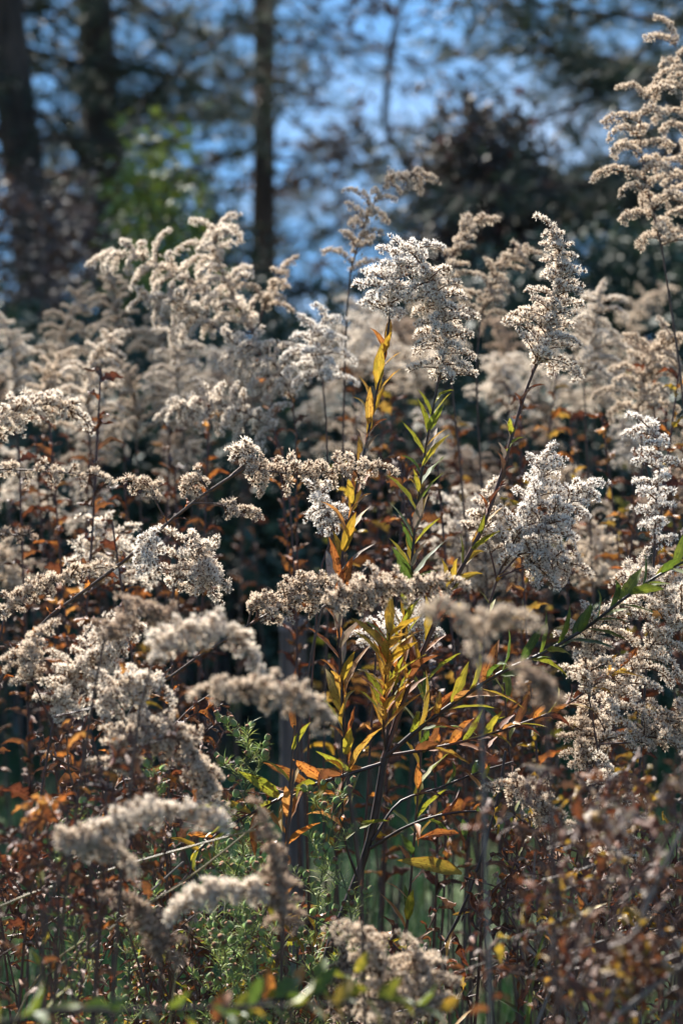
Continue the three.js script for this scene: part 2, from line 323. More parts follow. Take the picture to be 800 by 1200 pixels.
const CM = { needles: leafFaces(0.055, 0.075, 0.04, 0.25), cedar: leafFaces(0.075, 0.055, 0.035, 0.2), holly: leafFaces(0.04, 0.065, 0.035, 0.15), lime: leafFaces(0.19, 0.235, 0.03, 0.5), russet: leafFaces(0.11, 0.062, 0.042, 0.3) };
function limbShape(r, from, dir, L, rad, needles, tufts) {
  const s = new Shape(), pts = [from], n = 9; let d = dir.clone();
  for (let k = 0; k < n; k++) { d.add(V(r.range(-0.16, 0.16), r.range(-0.15, 0.12), r.range(-0.16, 0.16))).normalize(); pts.push(pts[k].clone().addScaledVector(d, L / n)); }
  s.tube(pts, (t) => lerp(rad, rad * 0.18, t), 5);
  const twigs = Math.round(L * tufts);
  for (let k = 0; k < twigs; k++) {
    const u = r.range(0.15, 1) * n, i = Math.min(n - 1, Math.floor(u)), p = pts[i].clone().lerp(pts[i + 1], u - i), td = pts[i + 1].clone().sub(pts[i]).normalize().multiplyScalar(0.8).add(V(r.range(-1, 1), r.range(-0.7, 0.6), r.range(-1, 1))).normalize(), tl = r.range(0.18, 0.55) * Math.min(1, L);
    const tp = [p]; for (let q = 0; q < 4; q++) { td.add(V(r.range(-0.25, 0.25), r.range(-0.25, 0.2), r.range(-0.25, 0.25))).normalize(); tp.push(tp[q].clone().addScaledVector(td, tl / 4)); }
    s.tube(tp, (t) => lerp(rad * 0.22 + 0.002, 0.0015, t), 3, [1, 1, 1], false);
    if (needles) for (let q = 1; q <= 4; q++) if (r() < needles.chance) {
      const c = tp[q];
      for (let m = 0; m < needles.count; m++) {
        const v = V(r.range(-1, 1), r.range(-0.7, 1), r.range(-1, 1)).normalize().addScaledVector(td, 0.5).normalize(), w = v.clone().cross(V(r() - 0.5, r() - 0.5, r() - 0.5)).normalize().multiplyScalar(needles.width), e = c.clone().addScaledVector(v, needles.length * r.range(0.6, 1.2)), k2 = r.range(0.6, 1.4), col = [k2, k2, k2];
        needles.shape.face(c.clone().add(w), c.clone().sub(w), e, col);
      }
    }
  }
  return s.done(true);
}
function tree(name, label, category, seed, o) {
  const r = rngOf(seed), low = at(o.px, o.py ?? 480, o.d), base = V(low.x, 0, low.z), t = thing(name, label, category, base, o.group);
  const tp = []; for (let k = 0; k <= 12; k++) { const h = k / 12 * o.h; tp.push(V((h - EYE) * o.lean + Math.sin(h * 0.9 + seed) * 0.03 + (o.crook ?? 0) * (fbm(h * 0.8, seed, 2, 3) - 0.5), h, Math.sin(h * 0.7 + seed * 2) * 0.04)); }
  const s = new Shape(); s.tube(tp, (u) => lerp(o.r * 1.15, o.r * 0.25, Math.pow(u, 1.2)) * (u < 0.02 ? 1.4 : 1), 14);
  mesh('trunk', s.done(true), o.bark, t);
  const needles = o.needles ? { shape: new Shape(), ...o.needles } : null, curve = new THREE.CatmullRomCurve3(tp);
  for (let k = 0; k < o.limbs; k++) {
    const u = lerp(o.first / o.h, 0.97, Math.pow((k + r()) / o.limbs, o.pack ?? 1)), az = o.side !== undefined && r() < 0.6 ? o.side + r.range(-0.9, 0.9) : k * 2.39996 + r.range(-0.6, 0.6), L = o.reach * lerp(1, 0.3, u) * r.range(0.6, 1.2);
    mesh('limb', limbShape(r, curve.getPointAt(u), V(Math.cos(az), r.range(-0.5, 0.6), Math.sin(az)).normalize(), L, o.r * lerp(0.22, 0.1, u), needles, o.tufts), o.bark, t);
  }
  if (needles) mesh('crown', needles.shape.done(false), o.crown, t, true);
  return t;
}
const P = { chance: 0.85, count: 11, length: 0.13, width: 0.004 };
const G_PINE = 'pines behind the meadow', PN = { bark: bark.pine, needles: P, crown: CM.needles, group: G_PINE };
tree('pine_tree', 'tall pine trunk leaning outward, stoutest of the three trunks', 'tree', 21, { ...PN, px: 66, py: 300, d: 15, r: 0.145, h: 8.0, lean: -0.115, limbs: 44, first: 2.2, reach: 2.6, tufts: 12, pack: 1.2 });
tree('pine_tree', 'straight pine trunk beside the yellow-green sunlit shrub', 'tree', 22, { ...PN, px: 152, py: 300, d: 16, r: 0.14, h: 8.2, lean: -0.085, limbs: 44, first: 2.3, reach: 2.6, tufts: 12, pack: 1.2 });
tree('pine_tree', 'slender dark upright pine trunk standing alone against blue sky', 'tree', 23, { ...PN, px: 309, py: 300, d: 19, r: 0.098, h: 10, lean: -0.01, limbs: 44, first: 2.0, reach: 2.8, tufts: 9, needles: { ...P, chance: 0.5 }, pack: 1.3 });
tree('pine_tree', 'dark pine with long horizontal limbs above the tallest pale plume', 'tree', 24, { ...PN, px: 890, py: 300, d: 13, r: 0.16, h: 9, lean: 0.02, limbs: 84, first: 1.6, reach: 3.1, tufts: 15, side: Math.PI, pack: 1.6 });
tree('pine_tree', 'far pine, only its ragged boughs showing past the tallest pale plume', 'tree', 25, { ...PN, px: 940, py: 300, d: 20, r: 0.09, h: 10, lean: 0.0, limbs: 60, first: 2.0, reach: 3.8, tufts: 8, side: Math.PI, pack: 1.5 });
tree('pine_tree', 'far pine whose drooping boughs show behind the slender trunk', 'tree', 26, { ...PN, px: 318, py: 300, d: 28, r: 0.08, h: 12, lean: 0.0, limbs: 44, first: 2.4, reach: 3.6, tufts: 6, needles: { ...P, chance: 0.7 }, pack: 1.6 });
tree('pine_tree', 'far pine standing in line with the tallest pale plume', 'tree', 30, { ...PN, px: 800, py: 300, d: 27, r: 0.08, h: 11, lean: 0.03, limbs: 50, first: 2.2, reach: 3.6, tufts: 8, pack: 1.6 });
tree('pine_tree', 'far pine in line with the straight trunk by the sunlit shrub', 'tree', 31, { ...PN, px: 140, py: 300, d: 24, r: 0.07, h: 11, lean: -0.06, limbs: 60, first: 1.9, reach: 3.2, tufts: 9, pack: 1.6 });
// two more pines of the same wood, beside the view: their shade falls on the middle of the stand
tree('pine_tree', 'pine beside the view that shades the middle of the stand', 'tree', 32, { ...PN, px: -480, py: 300, d: 14.5, r: 0.15, h: 12.1, lean: 0, limbs: 70, first: 3.4, reach: 2.7, tufts: 12, pack: 1 });
tree('pine_tree', 'pine at the wood edge that shades the grass', 'tree', 33, { ...PN, px: -330, py: 300, d: 18, r: 0.15, h: 12, lean: 0, limbs: 70, first: 3.4, reach: 2.9, tufts: 12, pack: 1 });
tree('bare_tree', 'leafless grey tree with crooked fine twigs over the russet bush', 'tree', 27, { px: 560, py: 300, d: 19, r: 0.035, h: 7, lean: -0.10, crook: 1.5, limbs: 64, first: 1.8, reach: 2.9, tufts: 13, bark: bark.grey, needles: { chance: 0.3, count: 4, length: 0.08, width: 0.02 }, crown: CM.russet });
tree('bare_tree', 'leafless brown tree between the two stout pine trunks', 'tree', 29, { px: 112, py: 300, d: 20, r: 0.03, h: 7, lean: -0.05, limbs: 44, first: 1.2, reach: 2.2, tufts: 13, bark: bark.grey, needles: { chance: 0.5, count: 5, length: 0.08, width: 0.02 }, crown: CM.russet });
// shrubs: stems and a crown of small leaf faces in clumps
function shrub(name, label, category, seed, o) {
  const r = rngOf(seed), top = at(o.px, o.py, o.d), base = V(top.x, 0, top.z), t = thing(name, label, category, base, o.group), h = top.y, s = new Shape();
  for (let k = 0; k < 5; k++) {
    const a = k * 1.3 + r(), st = new Shape(), w = o.w * r.range(0.2, 0.6), pts = spline([V(Math.cos(a) * 0.03, 0, Math.sin(a) * 0.03), V(Math.cos(a) * w * 0.4, h * 0.4, Math.sin(a) * w * 0.4), V(Math.cos(a + 0.4) * w, h * r.range(0.75, 0.92), Math.sin(a + 0.4) * w)], 8);
    st.tube(pts, (u) => lerp(0.022, 0.004, u), 5); mesh('stem', st.done(true), bark.grey, t);
  }
  const clumps = [];
  for (let k = 0; k < o.clumps; k++) { const u = Math.pow(r(), 0.7), y = lerp(0.10, 0.96, u) * h, prof = o.cone ? Math.pow(1 - y / h * 0.93, 0.75) : Math.sqrt(Math.max(0.03, 1 - Math.pow((y / h - 0.45) / 0.58, 2))), a = r() * 6.2832, R = o.w * prof * Math.sqrt(r.range(0.15, 1)); clumps.push([V(Math.cos(a) * R, y, Math.sin(a) * R), r.range(0.07, 0.17) * (o.size ?? 1)]); }
  for (const [c, R] of clumps) for (let k = 0; k < o.leaves; k++) {
    const d = V(r.range(-1, 1), r.range(-1, 1), r.range(-1, 1)), p = c.clone().addScaledVector(d, R), v = V(r.range(-1, 1), r.range(-0.6, 0.6), r.range(-1, 1)).normalize(), w = v.clone().cross(V(r() - 0.5, r() - 0.3, r() - 0.5)).normalize(), L = o.leaf * r.range(0.6, 1.3), k2 = r.range(0.6, 1.35), warm = r() < (o.warm ?? 0) ? 2.2 : 1, col = [k2 * warm, k2, k2];
    const a = p.clone().addScaledVector(v, -L / 2), b = p.clone().addScaledVector(v, L / 2), e = p.clone().addScaledVector(w, L * (o.slim ?? 0.28)), f = p.clone().addScaledVector(w, -L * (o.slim ?? 0.28));
    s.face(a, e, b, col); s.face(a, b, f, col);
  }
  mesh('crown', s.done(false), o.mat, t, true); return t;
}
shrub('cedar_shrub', 'dark conical cedar bush with russet tints in front of the sky', 'shrub', 41, { px: 568, py: 112, d: 12, w: 0.9, clumps: 380, leaves: 26, leaf: 0.06, mat: CM.cedar, cone: true, warm: 0.12 });
shrub('leafy_shrub', 'bright yellow-green leafy shrub catching sun beside a pine trunk', 'shrub', 42, { px: 190, py: 132, d: 9.6, w: 0.24, clumps: 120, leaves: 20, leaf: 0.055, mat: CM.lime });
shrub('leafy_shrub', 'dull green shrub filling the gap below the yellow-green one', 'shrub', 43, { px: 226, py: 215, d: 12, w: 0.4, clumps: 120, leaves: 20, leaf: 0.055, mat: CM.holly });
shrub('brown_bush', 'brown leafless-looking bush at the foot of the stoutest pine', 'shrub', 44, { px: 40, py: 190, d: 10.5, w: 0.5, clumps: 150, leaves: 16, leaf: 0.05, mat: CM.russet });
shrub('brown_bush', 'low brown bush between the two stout pine trunks', 'shrub', 45, { px: 112, py: 215, d: 13, w: 0.35, clumps: 90, leaves: 14, leaf: 0.05, mat: CM.russet });
const rowShrub = (px) => 'dark shaded evergreen bush ' + (px < 160 ? 'below the two stout pine trunks' : px < 400 ? 'behind the dark hollow and post' : px < 620 ? 'at the foot of the cedar bush' : 'behind the tallest pale plume');
[[-60, 330, 9.5, 0.6], [30, 365, 8.8, 0.5], [120, 372, 9.2, 0.5], [215, 330, 9.6, 0.5], [300, 385, 9, 0.5], [390, 372, 10, 0.55], [470, 330, 9.4, 0.5], [545, 300, 9.8, 0.55], [640, 300, 10.4, 0.6], [725, 270, 10.6, 0.55], [800, 250, 11, 0.6], [880, 260, 10, 0.6], [250, 470, 8.2, 0.5], [420, 480, 8.4, 0.5], [600, 460, 8.3, 0.5], [730, 440, 8.6, 0.5], [80, 470, 8.3, 0.5]].forEach(([px, py, d, w], i) => shrub('evergreen_bush', rowShrub(px), 'bush', 60 + i, { px, py, d, w, clumps: 170, leaves: 20, leaf: 0.06, mat: CM.holly, group: 'dark bushes behind the goldenrods' }));
// ---------------------------------------------------------------- weathered post standing in the grass
{
  const top = at(343, 732, 5), r = 0.0265, p = thing('wooden_post', 'weathered round wooden post standing behind the goldenrods', 'post', V(top.x, 0, top.z));
  const s = new Shape(), pts = []; for (let k = 0; k <= 10; k++) pts.push(V(0, k / 10 * top.y, 0)); pts.push(V(0, top.y + 0.006, 0));
  s.tube(pts, pts.map((q, k) => (k === 11 ? r * 0.86 : r)), 18);
  mesh('post_shaft', s.done(true), new THREE.MeshStandardMaterial({ map: barkMap(3, [0.40, 0.34, 0.31]), roughness: 0.9 }), p);
  const ring = new Shape(); ring.tube([V(0, top.y - 0.012, 0), V(0, top.y - 0.004, 0), V(0, top.y + 0.012, 0), V(0, top.y + 0.014, 0)], [r * 1.09, r * 1.11, r * 1.06, r * 0.8], 18);
  mesh('post_cap', ring.done(true), new THREE.MeshStandardMaterial({ color: new THREE.Color().setRGB(0.17, 0.13, 0.12), roughness: 0.7 }), p);
}
// ---------------------------------------------------------------- the main plant, in focus: one dark stem that forks into plumes and leafy branches
{
  const r = rngOf(777), D = 2.82, root = at(352, 1731, D + 0.03), plant = thing('branching_goldenrod', 'tall dark-stemmed goldenrod forking into grey plumes and yellow-leaved branches', 'goldenrod', V(root.x, 0, root.z)), L = localTo(plant);
  const path = (list, d0, d1) => list.map(([x, y], i) => L(at(x, y, lerp(d0, d1, list.length > 1 ? i / (list.length - 1) : 0))));
  addStem(plant, [V(), ...path([[372, 1250], [386, 1110], [402, 1070], [421, 1022], [437, 968], [450, 888]], D + 0.02, D)], 0.0062, 0.0046, SM.dark, 'stem', 8, 34);
  // the orange-leaved stem with the white plume
  const pa = addStem(plant, path([[421, 1018], [413, 962], [405, 885], [400, 800], [396, 705], [403, 640], [420, 560], [437, 480], [452, 405], [456, 376]], D, D), 0.0026, 0.0015, SM.dark, 'branch');
  addLeaves(plant, pa, { n: 46, from: 0.16, to: 0.97, len: [0.070, 0.040], spread: 0.55, color: (u, q) => (u > 0.80 ? q.pick(['orange', 'yellow', 'yellow']) : u > 0.25 ? q.pick(['orange', 'orange', 'yellow', 'orange', 'pale']) : q.pick(['lime', 'yellow', 'orange'])), shape: (u, q) => (q() < 0.72 ? 'fresh' : 'wilt') }, r);
  addPlume(plant, spline(path([[456, 376], [458, 350], [463, 322], [472, 298], [486, 292]], D, D - 0.02), 10), { n: 36, len: [0.034, 0.046, 0.026], mat: 'white', bias: V(-0.35, 0, 0.1), lift: 0.6, end: 0.035 }, r);
  // the lime-leaved stem
  const pb = addStem(plant, path([[451, 880], [460, 815], [472, 745], [480, 680], [487, 610], [496, 540], [507, 480], [514, 442]], D, D - 0.04), 0.0024, 0.0014, SM.dark, 'branch');
  addLeaves(plant, pb, { n: 40, from: 0.12, to: 0.93, len: [0.064, 0.038], spread: 0.6, color: (u, q) => (u > 0.25 ? q.pick(['lime', 'lime', 'green', 'lime', 'pale', 'yellow']) : q.pick(['yellow', 'lime', 'orange'])), shape: (u, q) => (q() < 0.78 ? 'fresh' : 'wilt') }, r);
  addPlume(plant, spline(path([[514, 448], [519, 415], [520, 380], [510, 345], [497, 318]], D - 0.04, D - 0.05), 10), { n: 46, len: [0.036, 0.046, 0.028], mat: 'cream', bias: V(0.1, -0.05, 0.15), lift: 0.35, end: 0.04 }, r);
  // the stem that leans out to the pointed plume
  const pc = addStem(plant, path([[450, 888], [464, 845], [482, 795], [506, 738], [532, 682], [562, 625], [586, 560], [605, 492], [622, 442], [632, 420]], D, D), 0.0036, 0.0017, SM.red, 'branch', 7, 32);
  addLeaves(plant, pc, { n: 34, from: 0.10, to: 0.95, len: [0.058, 0.024], spread: 0.6, color: (u, q) => (u > 0.62 ? q.pick(['brown', 'brown', 'lime', 'pale', 'rust']) : u > 0.35 ? q.pick(['yellow', 'lime', 'orange', 'yellow']) : q.pick(['yellow', 'lime', 'orange', 'rust'])), shape: (u, q) => (u > 0.6 ? 'wilt' : q() < 0.6 ? 'fresh' : 'wilt') }, r);
  addPlume(plant, spline(path([[626, 432], [638, 400], [648, 360], [656, 325], [655, 295], [646, 272]], D, D), 12), { n: 64, len: [0.056, 0.038, 0.011], mat: 'cream', lift: 0.75, end: 0.028, r: 0.002 }, r);
  // green-leaved branch reaching out sideways
  const pd = addStem(plant, path([[450, 888], [486, 858], [520, 832], [580, 792], [642, 762], [690, 733], [730, 702], [770, 675], [812, 652]], D, D - 0.12), 0.0030, 0.0014, SM.dark, 'branch', 7, 30);
  addLeaves(plant, pd, { n: 44, from: 0.08, to: 1, len: [0.060, 0.048], spread: 0.8, color: (u, q) => (u > 0.35 ? q.pick(['green', 'lime', 'green', 'green']) : q.pick(['lime', 'orange', 'yellow', 'green'])), shape: (u, q) => (q() < 0.8 ? 'fresh' : 'wilt') }, r);
  const pe = addStem(plant, path([[452, 886], [530, 872], [605, 850], [660, 828], [700, 800], [730, 780]], D, D - 0.05), 0.0022, 0.001, SM.red, 'branch');
  addLeaves(plant, pe, { n: 34, from: 0.1, to: 1, len: [0.05, 0.034], spread: 0.8, color: ['orange', 'rust', 'lime', 'yellow', 'rust'], shape: (u, q) => (q() < 0.5 ? 'fresh' : 'wilt') }, r);
  // low dark twigs
  const pf = addStem(plant, path([[434, 994], [470, 972], [505, 958], [545, 951], [590, 952]], D, D - 0.05), 0.0022, 0.0012, SM.dark, 'branch', 6, 16);
  addLeaves(plant, pf, { n: 7, from: 0.3, to: 1, len: [0.05, 0.034], spread: 0.9, color: ['orange', 'green', 'yellow', 'rust'], shape: 'wilt', droop: 0.5 }, r);
  const pg = addStem(plant, path([[449, 894], [405, 908], [352, 925], [310, 945], [262, 972], [228, 1000]], D, D - 0.08), 0.0024, 0.0012, SM.dark, 'branch');
  addLeaves(plant, pg, { n: 32, from: 0.08, to: 1, len: [0.058, 0.04], spread: 0.9, color: ['orange', 'lime', 'yellow', 'orange', 'rust', 'lime'], shape: (u, q) => (q() < 0.6 ? 'fresh' : 'wilt') }, r);
  const ph = addStem(plant, path([[418, 1027], [404, 985], [401, 940], [402, 900]], D, D - 0.02), 0.0018, 0.001, SM.dark, 'branch', 6, 12);
  addLeaves(plant, ph, { n: 8, from: 0.3, to: 1, len: [0.05, 0.04], spread: 0.8, color: ['orange', 'rust', 'lime'], shape: 'wilt', droop: 0.3 }, r);
  const pi = addStem(plant, path([[452, 884], [449, 840], [452, 790], [456, 742]], D, D - 0.05), 0.0018, 0.001, SM.dark, 'branch', 6, 14);
  addLeaves(plant, pi, { n: 28, from: 0.2, to: 1, len: [0.056, 0.05], spread: 0.8, color: ['yellow', 'lime', 'yellow', 'orange'], shape: 'fresh' }, r);
  const pj = addStem(plant, path([[436, 985], [468, 940], [510, 925], [560, 905], [600, 893]], D, D + 0.06), 0.0018, 0.001, SM.dark, 'branch', 6, 14);
  addLeaves(plant, pj, { n: 7, from: 0.3, to: 1, len: [0.05, 0.034], spread: 0.9, color: ['orange', 'green', 'brown'], shape: 'wilt' }, r);
}
// dark stem with one long yellow leaf
{
  const p = goldenrod('thin dark stem bearing one long yellow leaf and shrivelled ones', null, 812, { name: 'withered_goldenrod', pts: [[512, 1130, 2.76], [530, 1090, 2.76], [552, 1040, 2.76], [572, 976, 2.76], [583, 935, 2.76], [592, 880, 2.76]], stem: 'dark', r0: 0.003, r1: 0.0016 });
  const r = rngOf(4), q = (x, y) => at(x, y, 2.76).sub(p.position);
  const lf = (x, y, x2, y2, c, s) => { const a = q(x, y), b = q(x2, y2); addLeaf(p, r, a, b.clone().sub(a), b.distanceTo(a), c, s, V(0, 0.6, 0.8)); };
  lf(541, 1024, 466, 1004, 'yellow', 'fresh'); lf(537, 977, 487, 983, 'orange', 'wilt'); lf(530, 1072, 551, 1070, 'yellow', 'fresh'); lf(533, 1062, 508, 1046, 'brown', 'curl'); lf(530, 1090, 552, 1145, 'rust', 'curl'); lf(545, 1045, 575, 1100, 'rust', 'curl'); lf(556, 1020, 563, 1045, 'brown', 'curl'); lf(542, 960, 548, 985, 'green', 'round'); lf(512, 1125, 518, 1180, 'brown', 'curl');
}
// ---------------------------------------------------------------- other goldenrods near the plane of focus
const seq = (list, d) => list.map(([x, y, e]) => [x, y, d + (e ?? 0)]);
const wilted = (n, len, color = ['rust', 'brown', 'rust', 'orange'], extra = {}) => ({ n, len, color, shape: 'curl', droop: 0.5, spread: 0.9, from: 0.4, ...extra });
goldenrod('spreading silvery plume whose sprays all point upward, on a thin reddish stem', null, 901, {
  pts: seq([[560, 1150], [566, 900], [566, 790], [570, 720], [582, 680]], 2.84), stem: 'red', leaves: { n: 14, from: 0.72, to: 1, len: [0.034, 0.026], color: ['lime', 'yellow', 'orange', 'lime'], shape: 'fresh' },
  plume: { pts: seq([[586, 668], [602, 636], [620, 600], [632, 565], [636, 548]], 2.84), n: 34, len: [0.051, 0.051, 0.025], mat: 'white', lift: 1.1, bias: V(0.35, 0.1, 0.1), end: 0.03 },
  extra: [{ twig: seq([[584, 676], [606, 652]], 2.83), plume: { pts: seq([[606, 652], [640, 612], [672, 585], [682, 575]], 2.83), n: 26, len: [0.043, 0.038, 0.021], mat: 'white', lift: 0.9, bias: V(0.2, 0, 0.2) } },
    { twig: seq([[582, 680], [575, 650]], 2.86), plume: { pts: seq([[575, 650], [566, 610], [570, 585]], 2.86), n: 16, len: [0.034, 0.030, 0.017], mat: 'cream', lift: 0.9 } },
    { twig: seq([[584, 676], [612, 665]], 2.82), plume: { pts: seq([[612, 665], [640, 655], [668, 660]], 2.82), n: 20, len: [0.038, 0.038, 0.017], mat: 'cream', lift: 0.4 } }] });
goldenrod('narrow upright plume of loose white tufts on a thin dark stem', null, 902, {
  pts: seq([[742, 1150], [752, 850], [762, 720], [766, 650]], 2.9), stem: 'dark', leaves: wilted(12, [0.03, 0.02], ['brown', 'pale', 'rust'], { from: 0.5 }),
  plume: { pts: seq([[766, 640], [768, 590], [772, 545], [768, 512], [758, 500]], 2.9), n: 26, len: [0.026, 0.036, 0.026], mat: 'white', lift: 0.8 } });
goldenrod('broad white plume hanging below the green-leaved branch', null, 903, {
  pts: seq([[655, 1190], [670, 1040], [690, 930], [700, 880]], 2.8), stem: 'red', leaves: wilted(16, [0.035, 0.03], ['rust', 'orange', 'brown'], { from: 0.5 }),
  plume: { pts: seq([[702, 872], [722, 820], [752, 770], [790, 725], [812, 700]], 2.8), n: 38, len: [0.048, 0.052, 0.040], mat: 'cream', lift: 0.8, bias: V(-0.1, 0, 0.15) },
  extra: [{ twig: seq([[700, 880], [690, 820]], 2.78), plume: { pts: seq([[690, 820], [686, 770], [700, 728], [725, 712]], 2.78), n: 28, len: [0.036, 0.040, 0.024], mat: 'cream', lift: 0.8 } },
    { twig: seq([[702, 872], [745, 870]], 2.76), plume: { pts: seq([[745, 870], [780, 850], [812, 840]], 2.76), n: 24, len: [0.040, 0.044, 0.024], mat: 'tan', lift: 0.7 } },
    { twig: seq([[698, 886], [690, 900]], 2.82), plume: { pts: seq([[690, 900], [680, 870], [682, 845]], 2.82), n: 20, len: [0.028, 0.032, 0.024], mat: 'tan', lift: 0.5 } }] });
goldenrod('white plume above the outer end of the green-leaved branch', null, 904, {
  pts: seq([[820, 1150], [826, 900], [815, 760], [800, 720]], 2.86), stem: 'red',
  plume: { pts: seq([[798, 712], [775, 690], [752, 672], [742, 672]], 2.86), n: 24, len: [0.034, 0.038, 0.025], mat: 'cream', lift: 0.7 } });
goldenrod('very tall pale plume with long arching sprays against the blue sky', null, 905, {
  pts: seq([[826, 1150], [815, 700], [800, 470], [787, 370], [776, 300]], 3.35), stem: 'brown', r0: 0.0034,
  plume: { pts: seq([[775, 292], [766, 255], [757, 215], [750, 170], [752, 130], [768, 100]], 3.35), n: 29, len: [0.072, 0.072, 0.043], mat: 'tan', lift: 0.55, end: 0.05, bias: V(-0.1, 0, 0) } });
goldenrod('second tall pale plume just behind the tallest one', null, 906, {
  pts: seq([[846, 1150], [842, 700], [832, 400], [822, 300]], 3.45), stem: 'brown', r0: 0.0034,
  plume: { pts: seq([[820, 290], [812, 230], [806, 160], [800, 90], [790, 50]], 3.45), n: 29, len: [0.076, 0.076, 0.047], mat: 'tan', lift: 0.6, end: 0.05, bias: V(-0.15, 0, 0) } });
// slanting stem with separate rounded clusters
goldenrod('long slanting brown stem with separate rounded tufts and rust scraps', null, 907, {
  pts: seq([[-40, 900], [28, 752], [100, 692], [165, 642], [205, 605], [258, 566], [288, 548]], 2.72), lean: -0.2, stem: 'brown', r0: 0.0032, r1: 0.0018, leaves: { n: 26, from: 0.55, to: 0.95, len: [0.026, 0.016], color: ['rust', 'orange', 'brown'], shape: 'curl', spread: 1 },
  plume: { pts: seq([[288, 548], [320, 553], [360, 556], [400, 552], [436, 548]], 2.72), n: 30, len: [0.022, 0.024, 0.016], mat: 'tan', lift: 0.5, bias: V(0, 0.5, 0) },
  extra: [{ twig: seq([[196, 612], [184, 590]], 2.72), plume: { pts: seq([[184, 590], [176, 570], [160, 565]], 2.72), n: 9, len: [0.011, 0.016, 0.013], mat: 'tan', end: 0.018 } },
    { twig: seq([[225, 590], [250, 590]], 2.70), plume: { pts: seq([[258, 592], [275, 598], [292, 600]], 2.70), n: 9, len: [0.012, 0.014, 0.011], mat: 'tan', end: 0.016 } },
    { twig: seq([[245, 576], [240, 568]], 2.72), plume: { pts: seq([[240, 568], [230, 560], [222, 566]], 2.72), n: 9, len: [0.013, 0.018, 0.013], mat: 'tan', end: 0.016 } },
    { twig: seq([[268, 560], [285, 545]], 2.72), plume: { pts: seq([[285, 545], [296, 532], [284, 528]], 2.72), n: 9, len: [0.014, 0.018, 0.013], mat: 'cream', end: 0.016 } },
    { twig: seq([[205, 605], [190, 620]], 2.7), plume: { pts: seq([[188, 622], [176, 632], [172, 655]], 2.7), n: 12, len: [0.014, 0.018, 0.014], mat: 'white', end: 0.02 } }] });
goldenrod('rounded cream plume nodding below the slanting stem', null, 908, {
  pts: seq([[196, 1000], [202, 820], [200, 740], [200, 700]], 2.74), stem: 'red', leaves: { n: 30, from: 0.6, to: 1, len: [0.016, 0.012], color: ['rust', 'brown', 'orange'], shape: 'curl', spread: 1 },
  plume: { pts: seq([[204, 690], [210, 665], [222, 645], [240, 652], [246, 680]], 2.74), n: 30, len: [0.024, 0.036, 0.026], mat: 'cream', lift: 0.35, end: 0.03 } });
goldenrod('tan drooping spray of seed tufts over the slanting stem', null, 909, {
  pts: seq([[-120, 900], [-90, 620], [-50, 530]], 2.5), stem: 'brown', plume: { pts: seq([[-40, 516], [-5, 495], [30, 478], [62, 474], [84, 482]], 2.5), n: 36, len: [0.021, 0.025, 0.015], mat: 'cream', lift: 0.4, bias: V(0.2, 0.3, 0) } });
goldenrod('thin brown nearly bare spray reaching out level', null, 910, {
  pts: seq([[-140, 900], [-110, 620], [-70, 560]], 2.55), stem: 'red', plume: { pts: seq([[-60, 552], [0, 550], [50, 552], [104, 556]], 2.55), n: 16, len: [0.012, 0.017, 0.017], mat: 'tan', lift: 0.5, bias: V(0, -0.2, 0) } });
goldenrod('short dark spray tip under the bare brown spray', null, 911, {
  pts: seq([[-130, 900], [-110, 700], [-60, 640]], 2.5), stem: 'red', plume: { pts: seq([[-50, 636], [-10, 627], [22, 627]], 2.5), n: 9, len: [0.012, 0.013, 0.009], mat: 'brown', lift: 0.5, end: 0.016 } });
goldenrod('cream sausage-like spray rising beside rust curled leaves', null, 912, {
  pts: seq([[-10, 1000], [-6, 820], [0, 740]], 2.6), stem: 'red', leaves: wilted(12, [0.03, 0.025], ['rust', 'orange', 'brown'], { from: 0.6 }), plume: { pts: seq([[6, 722], [22, 698], [50, 684], [80, 676], [106, 668]], 2.6), n: 30, len: [0.016, 0.017, 0.010], mat: 'tan', lift: 0.5, bias: V(0.1, 0.3, 0), end: 0.022 } });
goldenrod('slanting stem ending in chains of tan tufts beside the post', null, 913, {
  pts: seq([[120, 1000], [140, 850], [196, 796], [250, 758], [300, 728]], 2.66), stem: 'brown', r0: 0.003, leaves: { n: 16, from: 0.5, to: 1, len: [0.03, 0.018], color: ['rust', 'orange', 'brown'], shape: 'curl', spread: 1 },
  plume: { pts: seq([[306, 724], [326, 714], [350, 704], [376, 704]], 2.66), n: 18, len: [0.018, 0.021, 0.014], mat: 'tan', lift: 0.5, bias: V(0, 0.5, 0) },
  extra: [{ twig: seq([[290, 734], [294, 718]], 2.66), plume: { pts: seq([[294, 720], [296, 708], [306, 704]], 2.66), n: 10, len: [0.011, 0.014, 0.011], mat: 'tan', end: 0.014 } },
    { twig: seq([[318, 718], [336, 696]], 2.66), plume: { pts: seq([[336, 698], [350, 686], [372, 682]], 2.66), n: 14, len: [0.013, 0.016, 0.011], mat: 'tan', end: 0.016 } }] });
goldenrod('thick tan spray lying level across the dark forked stem', null, 914, {
  pts: seq([[330, 1200], [345, 900], [366, 760], [374, 722]], 2.5), stem: 'brown', plume: { pts: seq([[378, 712], [404, 696], [440, 690], [480, 688], [516, 682]], 2.5), n: 50, len: [0.017, 0.020, 0.012], mat: 'tan', lift: 0.5, bias: V(0, 0.2, 0.1) } });
goldenrod('small white tuft hanging beside the orange-leaved stem', null, 915, {
  pts: seq([[360, 1000], [368, 760], [382, 640]], 2.9), stem: 'red', plume: { pts: seq([[392, 622], [384, 600], [372, 580]], 2.9), n: 14, len: [0.022, 0.028, 0.02], mat: 'white', lift: 0.5, end: 0.02 } });
